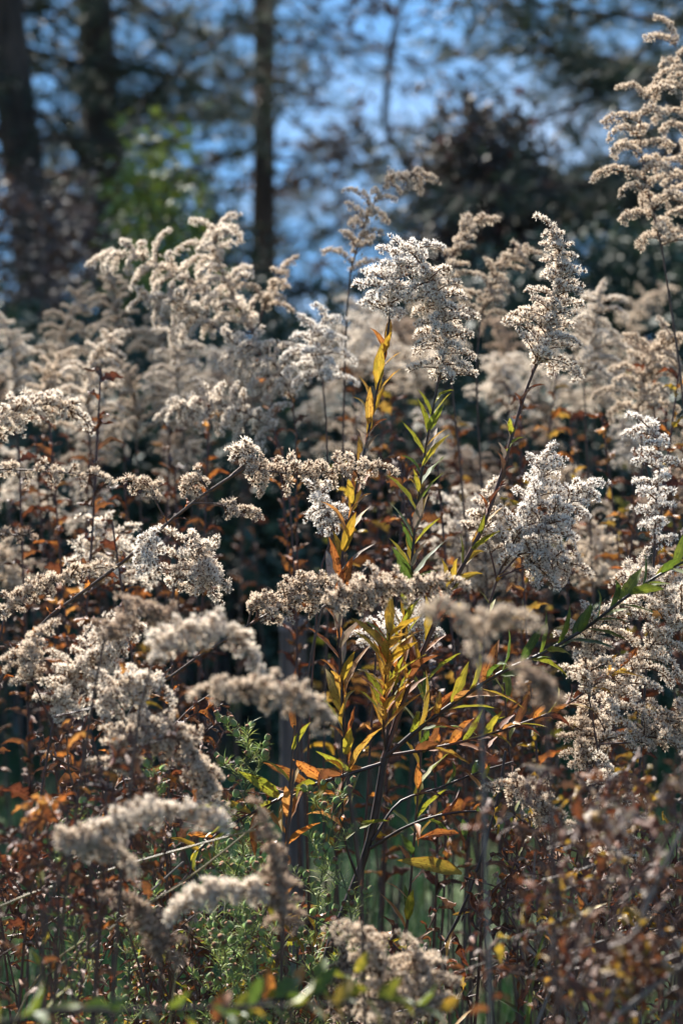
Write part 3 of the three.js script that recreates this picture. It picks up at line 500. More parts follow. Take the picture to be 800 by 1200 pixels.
goldenrod('pale plume with orange-tinted bracts between the two dark stems', null, 916, {
  pts: seq([[425, 1150], [432, 900], [440, 780]], 3.0), stem: 'red', leaves: wilted(14, [0.04, 0.03], ['rust', 'yellow', 'orange']), plume: { pts: seq([[440, 770], [446, 745], [460, 728], [490, 732]], 3.0), n: 26, len: [0.03, 0.036, 0.028], mat: 'white', lift: 0.5 } });
// close to the camera, out of focus
goldenrod('soft tan spray held level in front of the wooden post', null, 920, {
  pts: seq([[430, 1250], [420, 1000], [400, 880]], 2.02), stem: 'brown', plume: { pts: seq([[392, 850], [366, 828], [335, 814], [300, 808], [262, 806]], 2.02), n: 42, len: [0.013, 0.016, 0.012], mat: 'tan', lift: 0.45, bias: V(0, 0.25, 0) } });
goldenrod('blurred cream tufts on an arched spray over the chain of tan tufts', null, 921, {
  pts: seq([[130, 1250], [150, 950], [170, 800]], 2.1), stem: 'brown', plume: { pts: seq([[178, 780], [196, 752], [228, 738], [262, 740], [282, 756]], 2.1), n: 36, len: [0.015, 0.017, 0.012], mat: 'cream', lift: 0.4, bias: V(0, 0.2, 0) } });
goldenrod('soft grey-brown spray arching above the cream tufts', null, 922, {
  pts: seq([[60, 1250], [90, 950], [116, 780]], 2.2), stem: 'brown', plume: { pts: seq([[122, 752], [142, 728], [168, 714], [192, 722]], 2.2), n: 20, len: [0.014, 0.017, 0.013], mat: 'brown', lift: 0.4 } });
goldenrod('large tan plume cluster among rust leaves below the slanting stem', null, 923, {
  pts: seq([[20, 1250], [40, 1000], [60, 860]], 2.5), stem: 'red', leaves: wilted(20, [0.032, 0.025]), plume: { pts: seq([[64, 840], [80, 800], [110, 770], [140, 745], [150, 730]], 2.5), n: 52, len: [0.029, 0.032, 0.022], mat: 'cream', lift: 0.6 },
  extra: [{ twig: seq([[62, 850], [40, 800]], 2.48), plume: { pts: seq([[40, 800], [28, 770], [40, 752]], 2.48), n: 22, len: [0.019, 0.023, 0.014], mat: 'tan', lift: 0.5 } },
    { twig: seq([[64, 840], [110, 830]], 2.4), plume: { pts: seq([[110, 830], [140, 808], [165, 795], [178, 800]], 2.4), n: 28, len: [0.020, 0.024, 0.016], mat: 'cream', lift: 0.5 } }] });
goldenrod('drooping cream plume with a dark heart, beside the budding asters', null, 924, {
  pts: seq([[110, 1250], [120, 1050], [126, 930]], 2.35), stem: 'red', leaves: wilted(18, [0.032, 0.026]), plume: { pts: seq([[128, 905], [140, 872], [165, 850], [200, 862], [232, 895], [244, 925]], 2.35), n: 54, len: [0.022, 0.026, 0.019], mat: 'tan', lift: 0.4 } });
goldenrod('plump cream spray curving over like a caterpillar', null, 925, {
  pts: seq([[40, 1280], [50, 1120], [70, 1020]], 2.0), stem: 'brown', leaves: wilted(10, [0.03, 0.024]), plume: { pts: seq([[84, 1004], [112, 984], [140, 962], [180, 952], [222, 952], [250, 962]], 2.0), n: 60, len: [0.010, 0.012, 0.009], mat: 'cream', lift: 0.4, bias: V(0, 0.15, 0), end: 0.014 },
  extra: [{ twig: seq([[80, 1008], [70, 1000]], 2.0), plume: { pts: seq([[62, 990], [80, 982], [110, 990], [134, 1000]], 2.0), n: 28, len: [0.010, 0.012, 0.008], mat: 'tan', lift: 0.4 } }] });
goldenrod('second caterpillar-like cream spray crossing an upright brown spike', null, 926, {
  pts: seq([[345, 1300], [340, 1180], [333, 1110]], 2.05), stem: 'red', plume: { pts: seq([[332, 1090], [328, 1050], [322, 1010], [312, 975], [304, 958]], 2.05), n: 34, len: [0.016, 0.013, 0.006], mat: 'brown', lift: 0.6, end: 0.014 },
  extra: [{ twig: seq([[330, 1062], [318, 1050]], 2.05), plume: { pts: seq([[318, 1048], [285, 1044], [250, 1046], [220, 1056], [208, 1068]], 2.05), n: 46, len: [0.009, 0.012, 0.009], mat: 'cream', lift: 0.35, bias: V(0, 0.2, 0), end: 0.012 } }] });
goldenrod('low brown plume among grass straws at the foot of the stand', null, 927, {
  pts: seq([[180, 1300], [186, 1180], [188, 1140]], 2.15), stem: 'red', plume: { pts: seq([[190, 1130], [186, 1100], [172, 1070], [160, 1062]], 2.15), n: 26, len: [0.017, 0.018, 0.011], mat: 'brown', lift: 0.6 } });
goldenrod('wide low cream plume in front of the dark grass gap', null, 928, {
  pts: seq([[470, 1420], [466, 1300], [462, 1230]], 2.2), stem: 'red', plume: { pts: seq([[460, 1215], [452, 1180], [446, 1145], [436, 1110], [420, 1095]], 2.2), n: 36, len: [0.038, 0.034, 0.019], mat: 'tan', lift: 0.8 },
  extra: [{ twig: seq([[464, 1230], [490, 1190]], 2.22), plume: { pts: seq([[490, 1190], [500, 1160], [490, 1125]], 2.22), n: 30, len: [0.030, 0.030, 0.019], mat: 'tan', lift: 0.7 } },
    { twig: seq([[462, 1230], [425, 1195]], 2.38), plume: { pts: seq([[425, 1195], [410, 1165], [404, 1130]], 2.38), n: 26, len: [0.022, 0.027, 0.015], mat: 'brown', lift: 0.7 } }] });
goldenrod('blurred brown-cream tufts on a thin grey stem before the forked plant', null, 929, {
  pts: seq([[572, 1300], [568, 1000], [562, 800]], 1.8), stem: 'grey', r0: 0.0022, leaves: wilted(26, [0.022, 0.018], ['rust', 'brown', 'rust'], { from: 0.3 }), plume: { pts: seq([[560, 780], [556, 752], [548, 728], [530, 714], [505, 716]], 1.8), n: 15, len: [0.010, 0.011, 0.008], mat: 'tan', lift: 0.4, end: 0.01 },
  extra: [{ twig: seq([[561, 770], [575, 740]], 1.8), plume: { pts: seq([[575, 740], [582, 726], [590, 724]], 1.8), n: 10, len: [0.009, 0.012, 0.009], mat: 'tan' } }] });
goldenrod('faint blurred stem topped by one small brown tuft', null, 930, {
  pts: seq([[655, 1300], [648, 1000], [640, 850]], 1.8), stem: 'red', r0: 0.002, leaves: wilted(22, [0.02, 0.016], ['rust', 'brown'], { from: 0.3 }), plume: { pts: seq([[640, 838], [640, 822], [634, 806], [616, 790]], 1.8), n: 12, len: [0.010, 0.014, 0.012], mat: 'brown', lift: 0.4, end: 0.012 } });
goldenrod('three brown tufts on a twig crossing the lower dark twigs', null, 931, {
  pts: seq([[660, 1200], [652, 1050], [645, 985]], 2.62), stem: 'red', plume: { pts: seq([[644, 975], [634, 940], [618, 925], [600, 922]], 2.62), n: 22, len: [0.022, 0.026, 0.02], mat: 'tan', lift: 0.4 } });
goldenrod('ragged cream plume low among the rust-leaved stems', null, 932, {
  pts: seq([[742, 1250], [738, 1100], [726, 1030]], 2.7), stem: 'red', plume: { pts: seq([[724, 1020], [726, 980], [722, 940], [712, 905]], 2.7), n: 26, len: [0.03, 0.034, 0.02], mat: 'cream', lift: 0.6 } });
// ---------------------------------------------------------------- the stand behind, out of focus
{
  const r = rngOf(2024), G = 'out-of-focus goldenrods behind the main plant';
  // big plumes that stand out
  goldenrod('bright buff plume with branching arms, highest above the crowd beside the slender pine', null, 951, { pts: seq([[360, 1000], [335, 620], [318, 480], [300, 400]], 3.75), stem: 'red', r0: 0.0034, leaves: { n: 46, from: 0.6, to: 1, len: [0.04, 0.03], color: ['rust', 'orange', 'brown', 'rust'], shape: 'curl', spread: 1 },
    plume: { kind: 'fine', pts: seq([[296, 392], [275, 350], [258, 310], [252, 280], [262, 262]], 3.75), n: 30, len: [0.08, 0.08, 0.05], mat: 'cream', lift: 0.8, bias: V(-0.3, 0, 0) },
    extra: [{ twig: seq([[286, 372], [250, 345]], 3.75), plume: { pts: seq([[250, 345], [215, 325], [180, 308], [145, 298], [124, 302]], 3.75), n: 26, len: [0.05, 0.06, 0.03], mat: 'cream', lift: 0.8 } },
      { twig: seq([[298, 396], [310, 360]], 3.75), plume: { pts: seq([[305, 370], [318, 340], [332, 318]], 3.75), n: 12, len: [0.05, 0.04, 0.02], mat: 'tan', lift: 0.8 } },
      { twig: seq([[296, 392], [255, 385]], 3.7), plume: { pts: seq([[255, 385], [220, 365], [190, 350], [170, 352]], 3.7), n: 20, len: [0.05, 0.055, 0.03], mat: 'cream', lift: 0.6 } }] });
  goldenrod('slim buff plume with a hooked tip rising over the grey plumes', null, 952, { pts: seq([[395, 1000], [400, 640], [404, 420], [408, 340]], 3.6), stem: 'brown', plume: { pts: seq([[410, 320], [420, 285], [432, 250], [448, 222], [470, 208], [492, 206]], 3.6), n: 26, len: [0.06, 0.055, 0.02], mat: 'tan', lift: 0.9, end: 0.03 } });
  goldenrod('buff plume with hooked tip between the two grey plumes', null, 953, { pts: seq([[560, 1000], [545, 620], [528, 440], [522, 380]], 3.6), stem: 'brown', plume: { pts: seq([[520, 370], [522, 330], [530, 295], [545, 270], [560, 262]], 3.6), n: 24, len: [0.06, 0.05, 0.02], mat: 'tan', lift: 0.9, bias: V(0.2, 0, 0) } });
  goldenrod('buff plume bending outward beside the pointed plume', null, 954, { pts: seq([[585, 1000], [568, 640], [558, 440], [560, 390]], 3.7), stem: 'brown', plume: { pts: seq([[562, 380], [570, 345], [582, 320], [598, 303], [618, 298]], 3.7), n: 24, len: [0.05, 0.05, 0.02], mat: 'tan', lift: 0.9 } });
  goldenrod('blurred cream plume fan just behind the pointed plume', null, 955, { pts: seq([[700, 1000], [692, 640], [684, 460]], 3.9), stem: 'brown', plume: { pts: seq([[684, 450], [690, 410], [698, 375], [702, 350]], 3.9), n: 30, len: [0.09, 0.08, 0.04], mat: 'cream', lift: 0.5 } });
  goldenrod('blurred cream plume beside the stem of the tallest plume', null, 956, { pts: seq([[800, 1000], [770, 640], [748, 500]], 3.6), stem: 'brown', plume: { pts: seq([[746, 490], [752, 450], [766, 415], [790, 400]], 3.6), n: 30, len: [0.07, 0.07, 0.04], mat: 'tan', lift: 0.7 } });
  goldenrod('grey rounded plume at the edge of the dark hollow', null, 957, { pts: seq([[380, 1000], [385, 640], [380, 460]], 3.5), stem: 'brown', plume: { pts: seq([[378, 450], [372, 420], [366, 395], [380, 380]], 3.5), n: 24, len: [0.05, 0.05, 0.04], mat: 'white', lift: 0.4 } });
  goldenrod('pale plume hanging in front of rust leaves beside the bright buff plume', null, 958, { pts: seq([[352, 1000], [348, 640], [345, 480]], 3.6), stem: 'red', leaves: { n: 34, from: 0.6, to: 1, len: [0.04, 0.03], color: ['rust', 'orange', 'brown'], shape: 'curl', spread: 1 }, plume: { pts: seq([[342, 470], [330, 440], [312, 415], [290, 405], [270, 415]], 3.6), n: 30, len: [0.05, 0.06, 0.04], mat: 'cream', lift: 0.6 } });
  goldenrod('level pale plume stretching out over the dark hollow', null, 959, { pts: seq([[350, 1000], [346, 700], [330, 520]], 3.5), stem: 'red', plume: { pts: seq([[322, 508], [300, 490], [270, 478], [238, 472], [205, 480]], 3.5), n: 30, len: [0.04, 0.05, 0.03], mat: 'cream', lift: 0.5 } });
  goldenrod('pale tan plume under the bright buff plume', null, 960, { pts: seq([[232, 1000], [228, 640], [214, 500]], 4.2), stem: 'brown', plume: { pts: seq([[212, 490], [208, 450], [205, 410], [208, 385]], 4.2), n: 26, len: [0.06, 0.06, 0.04], mat: 'cream', lift: 0.8 } });
  [[18, 378, 4.3, 'cream', -14], [76, 348, 4.6, 'tan', 18], [138, 322, 4.4, 'tan', -10], [104, 398, 3.9, 'cream', 26], [186, 352, 4.7, 'tan', 16], [52, 420, 4.0, 'tan', 22], [160, 430, 4.2, 'tan', -18]].forEach(([px, py, d, mat, hook], i) => goldenrod(['cream spire', 'tan spire beside the stoutest pine trunk', 'tan spire between the two stout trunks', 'rounded cream plume', 'tan spire under the sunlit shrub', 'low tan plume', 'low tan plume with a hooked tip'][i] + ' standing in the soft-focus crowd', G, 3600 + i, { pts: seq([[px + 20, py + 520], [px + 8, py + 220], [px, py + 100]], d), stem: 'brown', leaves: { n: 16, from: 0.55, to: 1, len: [0.045, 0.03], color: ['rust', 'brown', 'orange'], shape: 'curl', spread: 1, droop: 0.3 }, plume: { pts: seq([[px, py + 90], [px, py + 55], [px + hook * 0.3, py + 24], [px + hook, py]], d), n: 26, len: [0.075, 0.06, 0.025], mat, lift: 0.9 } }));
  // the crowd
  const sil = [[-120, 390], [0, 372], [70, 345], [130, 322], [185, 345], [230, 400], [300, 430], [370, 400], [430, 300], [500, 320], [560, 345], [620, 360], [690, 360], [760, 335], [830, 330], [930, 340]];
  const topAt = (x) => { for (let k = 1; k < sil.length; k++) if (x <= sil[k][0]) { const t = (x - sil[k - 1][0]) / (sil[k][0] - sil[k - 1][0]); return lerp(sil[k - 1][1], sil[k][1], t); } return 340; };
  for (let k = 0; k < 92; k++) {
    const px = -110 + (k * 0.618034 % 1) * 1030 + r.range(-8, 8), hollow = px > 215 && px < 400, deep = Math.pow(r(), 1.3);
    let py = topAt(px) + 10 + deep * (px > 400 ? 300 : 250);
    py += r.range(-22, 40);
    if ((hollow && py > 470) || (px < 215 && k % 5 < 2)) continue;
    const d = lerp(5.6, 3.5, deep) + r.range(-0.3, 0.5), mat = r.pick(px < 400 ? ['brown', 'tan', 'tan', 'cream'] : ['cream', 'tan', 'brown', 'tan']), hook = r.sign() * r.range(10, 42), h = r.range(55, 95) * 3.6 / d, lean = r.range(-18, 18);
    const pts = seq([[px - lean * 2.5, py + h + 430], [px - lean, py + h + 130], [px - lean * 0.3, py + h + 20]], d), near = r() < 0.5;
    goldenrod(({ brown: 'dull brown', tan: 'tan', cream: 'pale cream' })[mat] + ' goldenrod in the soft-focus crowd ' + (px < 215 ? 'below the stout pine trunks' : px < 400 ? 'around the dark hollow' : px < 600 ? 'behind the grey plumes' : 'beyond the pointed plume'), G, 3000 + k, { pts, stem: r.pick(['red', 'brown', 'brown']), leaves: { n: near ? 18 : 12, from: 0.55, to: 1, len: [0.045, 0.03], color: r.pick([['rust', 'brown', 'rust'], ['rust', 'orange', 'brown'], ['brown', 'pale', 'rust'], ['yellow', 'brown', 'rust', 'lime']]), shape: 'curl', spread: 1, droop: 0.3 },
      plume: { kind: 'soft', pts: seq([[px - lean * 0.3, py + h], [px, py + h * 0.6], [px + hook * 0.3, py + h * 0.25], [px + hook, py]], d), n: Math.round(r.range(16, 26)), len: [r.range(0.045, 0.085), r.range(0.045, 0.075), 0.025], mat, lift: r.range(0.5, 1) } });
  }
  // rust-leaved stems between the plumes
  for (let k = 0; k < 46; k++) {
    const px = k < 14 ? r.range(20, 400) : r.range(400, 820), py = r.range(430, 640), d = r.range(3.2, 4.6), lean = r.range(-60, 60);
    if (px > 220 && px < 400 && py > 480) continue;
    goldenrod('soft-focus withered stem hung with curled rust leaves ' + (px < 215 ? 'below the stout pine trunks' : px < 400 ? 'beside the dark hollow' : px < 560 ? 'between the sharp dark stems' : 'behind the silvery spreading plume'), 'withered rust-leaved stems in the soft-focus stand', 3300 + k, { name: 'withered_goldenrod', pts: seq([[px - lean, py + 420], [px - lean * 0.4, py + 160], [px, py]], d), stem: 'red', leaves: { n: 36, from: 0.5, to: 1, len: [0.05, 0.036], color: r.pick([['rust', 'rust', 'orange'], ['rust', 'brown', 'brown'], ['rust', 'orange', 'yellow']]), shape: 'curl', spread: 1, droop: 0.3 } });
  }
}
// ---------------------------------------------------------------- thickets of withered stems low down
{
  const r = rngOf(61);
  const dead = (label, group, seed, px, py, d, lean, n, colors, stem, len) => {
    const q = rngOf(seed + 9), k = d / 2.3, w = () => q.range(-16, 16), twig = () => { const t = q.range(0.1, 0.9), x = px - lean * 0.6 * t, y = py + 160 * t, s = q.sign(); return { twig: seq([[x, y], [x + s * q.range(15, 40), y - q.range(5, 40)], [x + s * q.range(40, 90), y - q.range(-30, 70)]], d + q.range(-0.05, 0.05)), r0: 0.0012, leaves: { n: 7, from: 0.15, to: 1, len, color: colors, shape: 'curl', spread: 1, droop: 0.5 } }; };
    return goldenrod(label, group, seed, { name: 'withered_goldenrod', pts: seq([[px - lean * 1.6 + w(), py + 420], [px - lean * 0.9 + w(), py + 250], [px - lean * 0.5 + w(), py + 130], [px + w(), py + 60], [px, py]], d), stem, r0: 0.0024 * k, r1: 0.0010, leaves: { n, from: 0.3, to: 1, len, color: colors, shape: (u, z) => (z() < 0.6 ? 'curl' : 'wilt'), spread: 1, droop: 0.6 }, extra: [twig(), twig(), twig()] });
  };
  for (let k = 0; k < 46; k++) { const px = r.range(600, 830), far = r() < 0.55, py = far ? r.range(930, 1090) : r.range(880, 1120) - (px > 740 ? r.range(0, 160) : 0); dead((far ? 'withered stem with curled rust leaves deep in the thicket under the broad plume' : 'blurred withered stem with small rust leaves in front of the broad plume'), 'rust-leaved thicket below the white plume', 5000 + k, px, py, far ? r.range(2.5, 3.0) : r.range(1.75, 2.4), px < 690 ? r.range(-90, 0) : r.range(-60, 110), far ? 20 : 15, r.pick([['rust', 'brown', 'brown'], ['rust', 'brown', 'brown', 'pale'], ['brown', 'pale', 'rust'], ['yellow', 'rust', 'brown', 'brown']]), r.pick(['red', 'grey', 'brown', 'red']), far ? [0.036, 0.026] : [0.028, 0.02]); }
  for (let k = 0; k < 34; k++) { const px = r.range(-40, 260), py = r.range(800, 1080), d = px > 120 ? r.range(2.85, 3.3) : r.range(2.1, 3.0); dead(px > 120 ? 'withered rust-leaved stem tangled behind the budding asters' : 'withered rust-leaved stem under the large tan plume cluster', 'rust-leaved thicket around the asters', 5200 + k, px, py, d, r.range(-90, 60), 20, r.pick([['rust', 'brown', 'brown'], ['rust', 'orange', 'brown'], ['brown', 'brown', 'rust']]), r.pick(['red', 'brown', 'red']), [0.034, 0.024]); }
  for (let k = 0; k < 24; k++) { const px = r.range(180, 480), py = r.range(1050, 1150); dead('short withered stem below the low cream plume', 'withered stems at the foot of the forked plant', 5400 + k, px, py, r.range(2.6, 3.1), r.range(-90, 90), 16, r.pick([['rust', 'brown', 'lime'], ['brown', 'yellow', 'rust'], ['brown', 'rust', 'pale']]), r.pick(['red', 'brown']), [0.034, 0.026]); }
  // upright yellow and single leaves
  const gl = (label, seed, px, py, d, lean, n, colors, len, shape = 'fresh') => goldenrod(label, null, seed, { name: 'leafy_goldenrod', pts: seq([[px - lean * 1.6, py + 420], [px - lean * 0.6, py + 160], [px, py]], d), stem: 'brown', leaves: { n, from: 0.5, to: 1, len, color: colors, shape, spread: 0.8 } });
  gl('low leafy stem with yellow leaves above the thicket', 5501, 690, 930, 2.6, 20, 22, ['yellow', 'yellow', 'orange', 'lime'], [0.05, 0.04]);
  gl('leafy stem with a few broad amber leaves in the thicket', 5502, 660, 1070, 2.5, 10, 14, ['orange', 'yellow', 'rust'], [0.05, 0.045]);
  gl('lime-leaved young stem beside the low brown plume', 5503, 48, 1030, 2.2, -10, 12, ['lime', 'green', 'lime'], [0.034, 0.03]);
  gl('leafy stem with amber leaves under the wide low cream plume', 5504, 520, 1110, 2.6, -20, 12, ['orange', 'yellow', 'rust'], [0.05, 0.04]);
  gl('yellow-leaved stem tangled with the asters', 5505, 345, 850, 2.75, 20, 20, ['lime', 'yellow', 'lime', 'orange'], [0.055, 0.045]);
  gl('green-leaved stem tangled behind the forked plant', 5506, 500, 790, 2.95, 20, 30, ['yellow', 'lime', 'green', 'orange'], [0.05, 0.045]);
  gl('green-leaved stem behind the level dark twigs', 5507, 590, 800, 3.0, -20, 26, ['green', 'lime', 'rust'], [0.05, 0.045]);
}
// ---------------------------------------------------------------- asters in bud: fine green twigs, needle leaves, round buds
const budGeo = (() => { const s = new Shape(), p = [[0.0009, 0], [0.0022, 0.0008], [0.0031, 0.0028], [0.0030, 0.0048], [0.0025, 0.0064], [0.0020, 0.0068]]; s.tube(p.map(([, y]) => V(0, y, 0)), p.map(([q]) => q), 8, (t, a) => (t > 0.85 ? [0.17, 0.08, 0.045] : t > 0.5 ? [0.17 + 0.06 * Math.sin(a * 5), 0.18, 0.08] : [0.17, 0.24 + 0.05 * Math.sin(a * 7), 0.07])); return s.done(true); })();
const budMat = new THREE.MeshStandardMaterial({ vertexColors: true, color: 0xffffff, roughness: 1 });
const needleMat = new THREE.MeshPhysicalMaterial({ color: new THREE.Color().setRGB(0.30, 0.40, 0.11), vertexColors: true, roughness: 0.7, transmission: 0.45, thickness: 0, side: THREE.DoubleSide });
function aster(label, seed, o) {
  const r = rngOf(seed), world = o.pts.map((q) => at(...q)), base = groundUnder(world[0], r.range(-0.05, 0.05)), plant = thing('budding_aster', label, 'aster', base, o.group), L = localTo(plant), sp = addStem(plant, [V(), ...world.map(L)], 0.0018, 0.0008, SM.green, 'stem', 5, 28);
  const curve = new THREE.CatmullRomCurve3(sp), nee = new Shape(), bits = new Shape();
  const needle = (p, d, len) => { const w = d.clone().cross(V(r() - 0.5, r() - 0.5, r() - 0.5)).normalize().multiplyScalar(0.00048), m = p.clone().addScaledVector(d, len * 0.5).add(V(0, len * 0.08, 0)), e = p.clone().addScaledVector(d, len), k = r.range(0.7, 1.4), c = [k * r.range(0.9, 1.3), k, k]; nee.face(p, m.clone().add(w), m.clone().sub(w), c); nee.face(m.clone().add(w), e, m.clone().sub(w), c); };
  const bud = (p, d, sc) => { const b = mesh('bud', budGeo, budMat, plant); b.position.copy(p); b.quaternion.setFromUnitVectors(UP, d.clone().normalize()); b.scale.setScalar(sc * 1.25); };
  for (let k = 0; k < o.twigs; k++) {
    const u = lerp(o.from ?? 0.5, 0.99, (k + r()) / o.twigs), p = curve.getPointAt(u), az = k * 2.39996 + r(), dir = V(Math.cos(az), r.range(0.4, 1.1), Math.sin(az)).normalize(), len = o.spread * lerp(1, 0.35, (u - (o.from ?? 0.5)) / 0.5) * r.range(0.6, 1.2), n = 5, pts = [p];
    for (let q = 0; q < n; q++) { dir.add(V(r.range(-0.15, 0.15), r.range(-0.05, 0.2), r.range(-0.15, 0.15))).normalize(); pts.push(pts[q].clone().addScaledVector(dir, len / n)); }
    bits.tube(pts, (t) => lerp(0.0008, 0.0004, t), 4);
    for (let q = 0; q < len * 800; q++) { const a = r() * (n - 0.01), i = Math.floor(a); needle(pts[i].clone().lerp(pts[i + 1], a - i), V(r.range(-1, 1), r.range(0, 1), r.range(-1, 1)).normalize(), r.range(0.007, 0.019)); }
    bud(pts[n], dir, r.range(0.8, 1.25));
    for (let q = 0; q < 3; q++) { const a = r.range(0.4, 0.95) * n, i = Math.min(n - 1, Math.floor(a)), b0 = pts[i].clone().lerp(pts[i + 1], a - i), bd = V(r.range(-1, 1), r.range(0.4, 1.2), r.range(-1, 1)).normalize(), bl = r.range(0.006, 0.02), b1 = b0.clone().addScaledVector(bd, bl); bits.tube([b0, b1], [0.0005, 0.0004], 3, [1, 1, 1], false); bud(b1, bd, r.range(0.75, 1.15)); for (let m = 0; m < 4; m++) needle(b0.clone().lerp(b1, r()), V(r.range(-1, 1), r.range(0, 1), r.range(-1, 1)).normalize(), r.range(0.004, 0.009)); }
  }
  for (let q = 0; q < 140; q++) needle(curve.getPointAt(r.range(0.4, 1)), V(r.range(-1, 1), r.range(0, 1), r.range(-1, 1)).normalize(), r.range(0.01, 0.026));
  mesh('twigs', bits.done(true), SM.green, plant, true); mesh('foliage', nee.done(false), needleMat, plant, true);
}
aster('green aster topped with many round buds beside the yellow-leaved stem', 71, { pts: seq([[282, 1180], [284, 1020], [288, 900], [290, 850]], 2.78), twigs: 26, spread: 0.094, from: 0.55 });
aster('green budding aster under the long yellow leaf of the forked plant', 72, { pts: seq([[360, 1200], [372, 1060], [385, 980], [394, 925]], 2.74), twigs: 22, spread: 0.088, from: 0.55 });
aster('sparse budding aster between the cream plumes', 73, { pts: seq([[150, 1180], [158, 1060], [170, 960], [190, 905]], 2.6), twigs: 18, spread: 0.075, from: 0.55 });
aster('fine-leaved aster behind the plump caterpillar-like spray', 74, { pts: seq([[100, 1190], [82, 1060], [84, 990], [100, 945]], 2.5), twigs: 16, spread: 0.069, from: 0.6 });
aster('low budding aster above the second caterpillar-like spray', 75, { pts: seq([[262, 1200], [258, 1120], [268, 1050], [285, 1000]], 2.65), twigs: 20, spread: 0.088, from: 0.6 });
aster('wispy aster at the foot of the upright brown spike', 76, { pts: seq([[300, 1210], [290, 1150], [284, 1100], [290, 1070]], 2.6), twigs: 18, spread: 0.088, from: 0.65 });
aster('thin aster with buds beside the dark forked stem', 77, { pts: seq([[400, 1210], [412, 1120], [408, 1050], [398, 1020]], 2.7), twigs: 10, spread: 0.062, from: 0.65 });
// ---------------------------------------------------------------- straws, sticks and low vines
function straw(name, label, category, list, d, r0, mat) {
  const w = list.map(([x, y, e]) => at(x, y, d + (e ?? 0))), t = thing(name, label, category, groundUnder(w[0])), L = localTo(t);
  addStem(t, [V(), ...w.map(L)], r0, r0 * 0.45, mat, 'stalk', 5, 30);
  return t;
}
straw('grass_stalk', 'long pale straw slanting up across the caterpillar-like spray', 'straw', [[-60, 1250], [-30, 1085], [10, 1058], [120, 1022], [250, 985], [300, 972]], 2.45, 0.0022, SM.straw);
straw('grass_stalk', 'golden straw leaning past the asters into the twigs', 'straw', [[10, 1250], [40, 1150], [110, 1095], [180, 1055], [240, 1015], [320, 950]], 2.5, 0.002, SM.straw);
straw('grass_stalk', 'golden straw crossing just below the other leaning one', 'straw', [[0, 1300], [30, 1170], [100, 1110], [165, 1065], [215, 1035]], 2.48, 0.002, SM.straw);
straw('grass_stalk', 'short golden straw propped against the leaning ones', 'straw', [[112, 1150], [100, 1090], [88, 1055]], 2.5, 0.0018, SM.straw);
straw('grey_stick', 'bare grey stick leaning behind the thin straws', 'stick', [[40, 1250], [75, 1150], [110, 1108], [160, 1060], [215, 1010]], 2.6, 0.0026, SM.grey);
straw('grey_stick', 'thick blurred grey stick slanting through the rust thicket', 'stick', [[690, 1280], [745, 1090], [775, 1020], [815, 940]], 1.9, 0.0042, SM.grey);
straw('grey_stick', 'pale blurred stick low in the rust thicket', 'stick', [[690, 1290], [715, 1200], [760, 1160], [830, 1110]], 1.85, 0.004, SM.grey);
straw('grey_stick', 'pale reddish stick rising to the broad amber leaf', 'stick', [[610, 1290], [632, 1190], [652, 1145], [662, 1115]], 2.4, 0.0035, SM.grey);
straw('grey_stick', 'grey stick crossing beside the pale blurred one', 'stick', [[720, 1290], [780, 1190], [830, 1150]], 1.9, 0.0036, SM.grey);
straw('grass_stalk', 'thin upright straw in the middle of the rust thicket', 'straw', [[706, 1290], [708, 1100], [720, 1010], [728, 930]], 2.3, 0.0016, SM.straw);
straw('grass_stalk', 'pale thin straw standing before the asters', 'straw', [[196, 1280], [205, 1150], [222, 1090], [240, 1040]], 2.3, 0.0015, SM.straw);
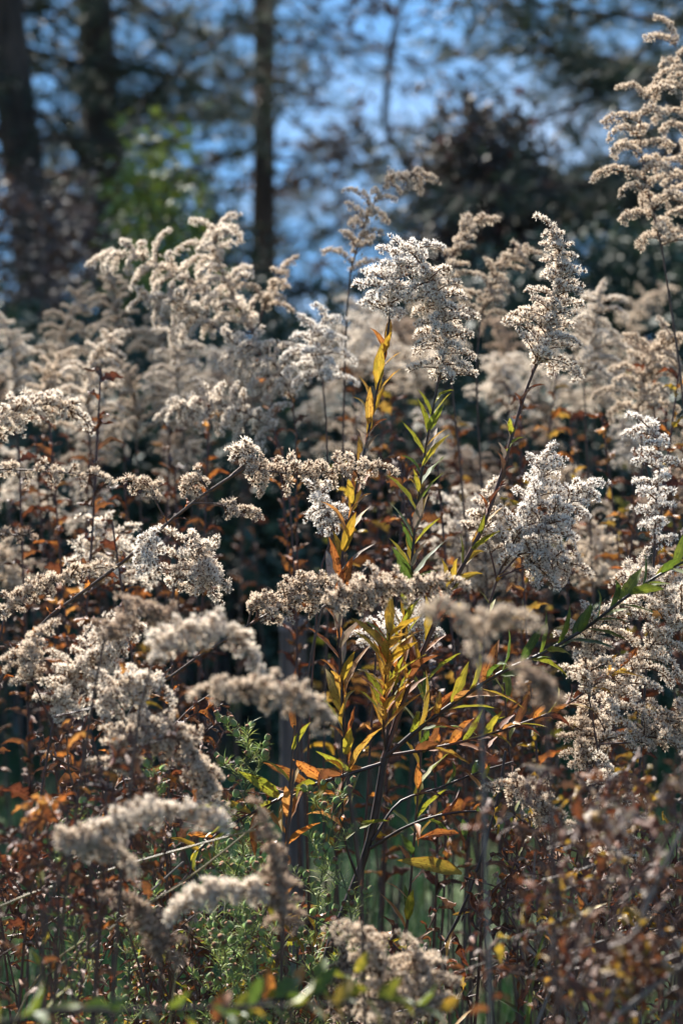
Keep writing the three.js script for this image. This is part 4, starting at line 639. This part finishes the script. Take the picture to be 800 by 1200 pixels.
{ // arching grass blade
  const s = new Shape(), p = seq([[612, 1280], [625, 1140], [640, 1085], [658, 1058], [672, 1050]], 2.5).map((q) => at(...q)), t = thing('sedge_tuft', 'broad arching green grass blade at the edge of the rust thicket', 'sedge', groundUnder(p[0])), sp = spline([V(), ...p.map(localTo(t))], 20);
  for (let k = 0; k <= 20; k++) { const w = 0.005 * Math.sin(Math.PI * (0.12 + 0.86 * k / 20)), q = V(0.8, 0.1, 0.6).normalize().multiplyScalar(w); s.vert(sp[k].clone().add(q), null, [1, 1, 1], 0, k / 20); s.vert(sp[k].clone().add(V(0, -0.001, 0.001)), null, [1, 1, 1], 0.5, k / 20); s.vert(sp[k].clone().sub(q), null, [1, 1, 1], 1, k / 20); }
  for (let k = 0; k < 20; k++) for (const e of [0, 1]) { const a = k * 3 + e; s.tri(a, a + 1, a + 3); s.tri(a + 1, a + 4, a + 3); }
  mesh('blade', s.done(true), LM.green[0], t);
}
{ // vine along the very bottom, close to the lens
  const r = rngOf(99);
  const vine = (label, list, d, n, colors, seed) => { const q = rngOf(seed), w = list.map(([x, y]) => at(x, y, d)), t = thing('low_vine', label, 'vine', groundUnder(w[0])), sp = addStem(t, [V(), ...w.map(localTo(t))], 0.0026, 0.0012, SM.dull, 'stem', 6, 30); addLeaves(t, sp, { n, from: 0.4, to: 1, len: [0.030, 0.026], color: colors, shape: 'round', spread: 1 }, q); };
  vine('dark vine crossing low with small green leaves', [[-60, 1260], [20, 1192], [150, 1184], [300, 1180], [430, 1176]], 1.7, 26, ['green', 'lime', 'green', 'yellow'], 31);
  vine('leafy vine with lime and amber leaves below the low cream plume', [[200, 1290], [240, 1205], [320, 1172], [420, 1168], [520, 1185]], 1.85, 60, ['lime', 'green', 'orange', 'yellow', 'lime'], 32);
  vine('low vine of small amber and lime leaves under the wide low plume', [[230, 1300], [270, 1215], [350, 1150], [420, 1140]], 2.0, 50, ['lime', 'yellow', 'orange', 'green'], 33);
  vine('shaded low vine with dull leaves at the foot of the aster', [[-80, 1290], [-20, 1215], [60, 1185], [140, 1190]], 1.75, 18, ['green', 'brown', 'green'], 34);
}
renderer.render(scene, camera);
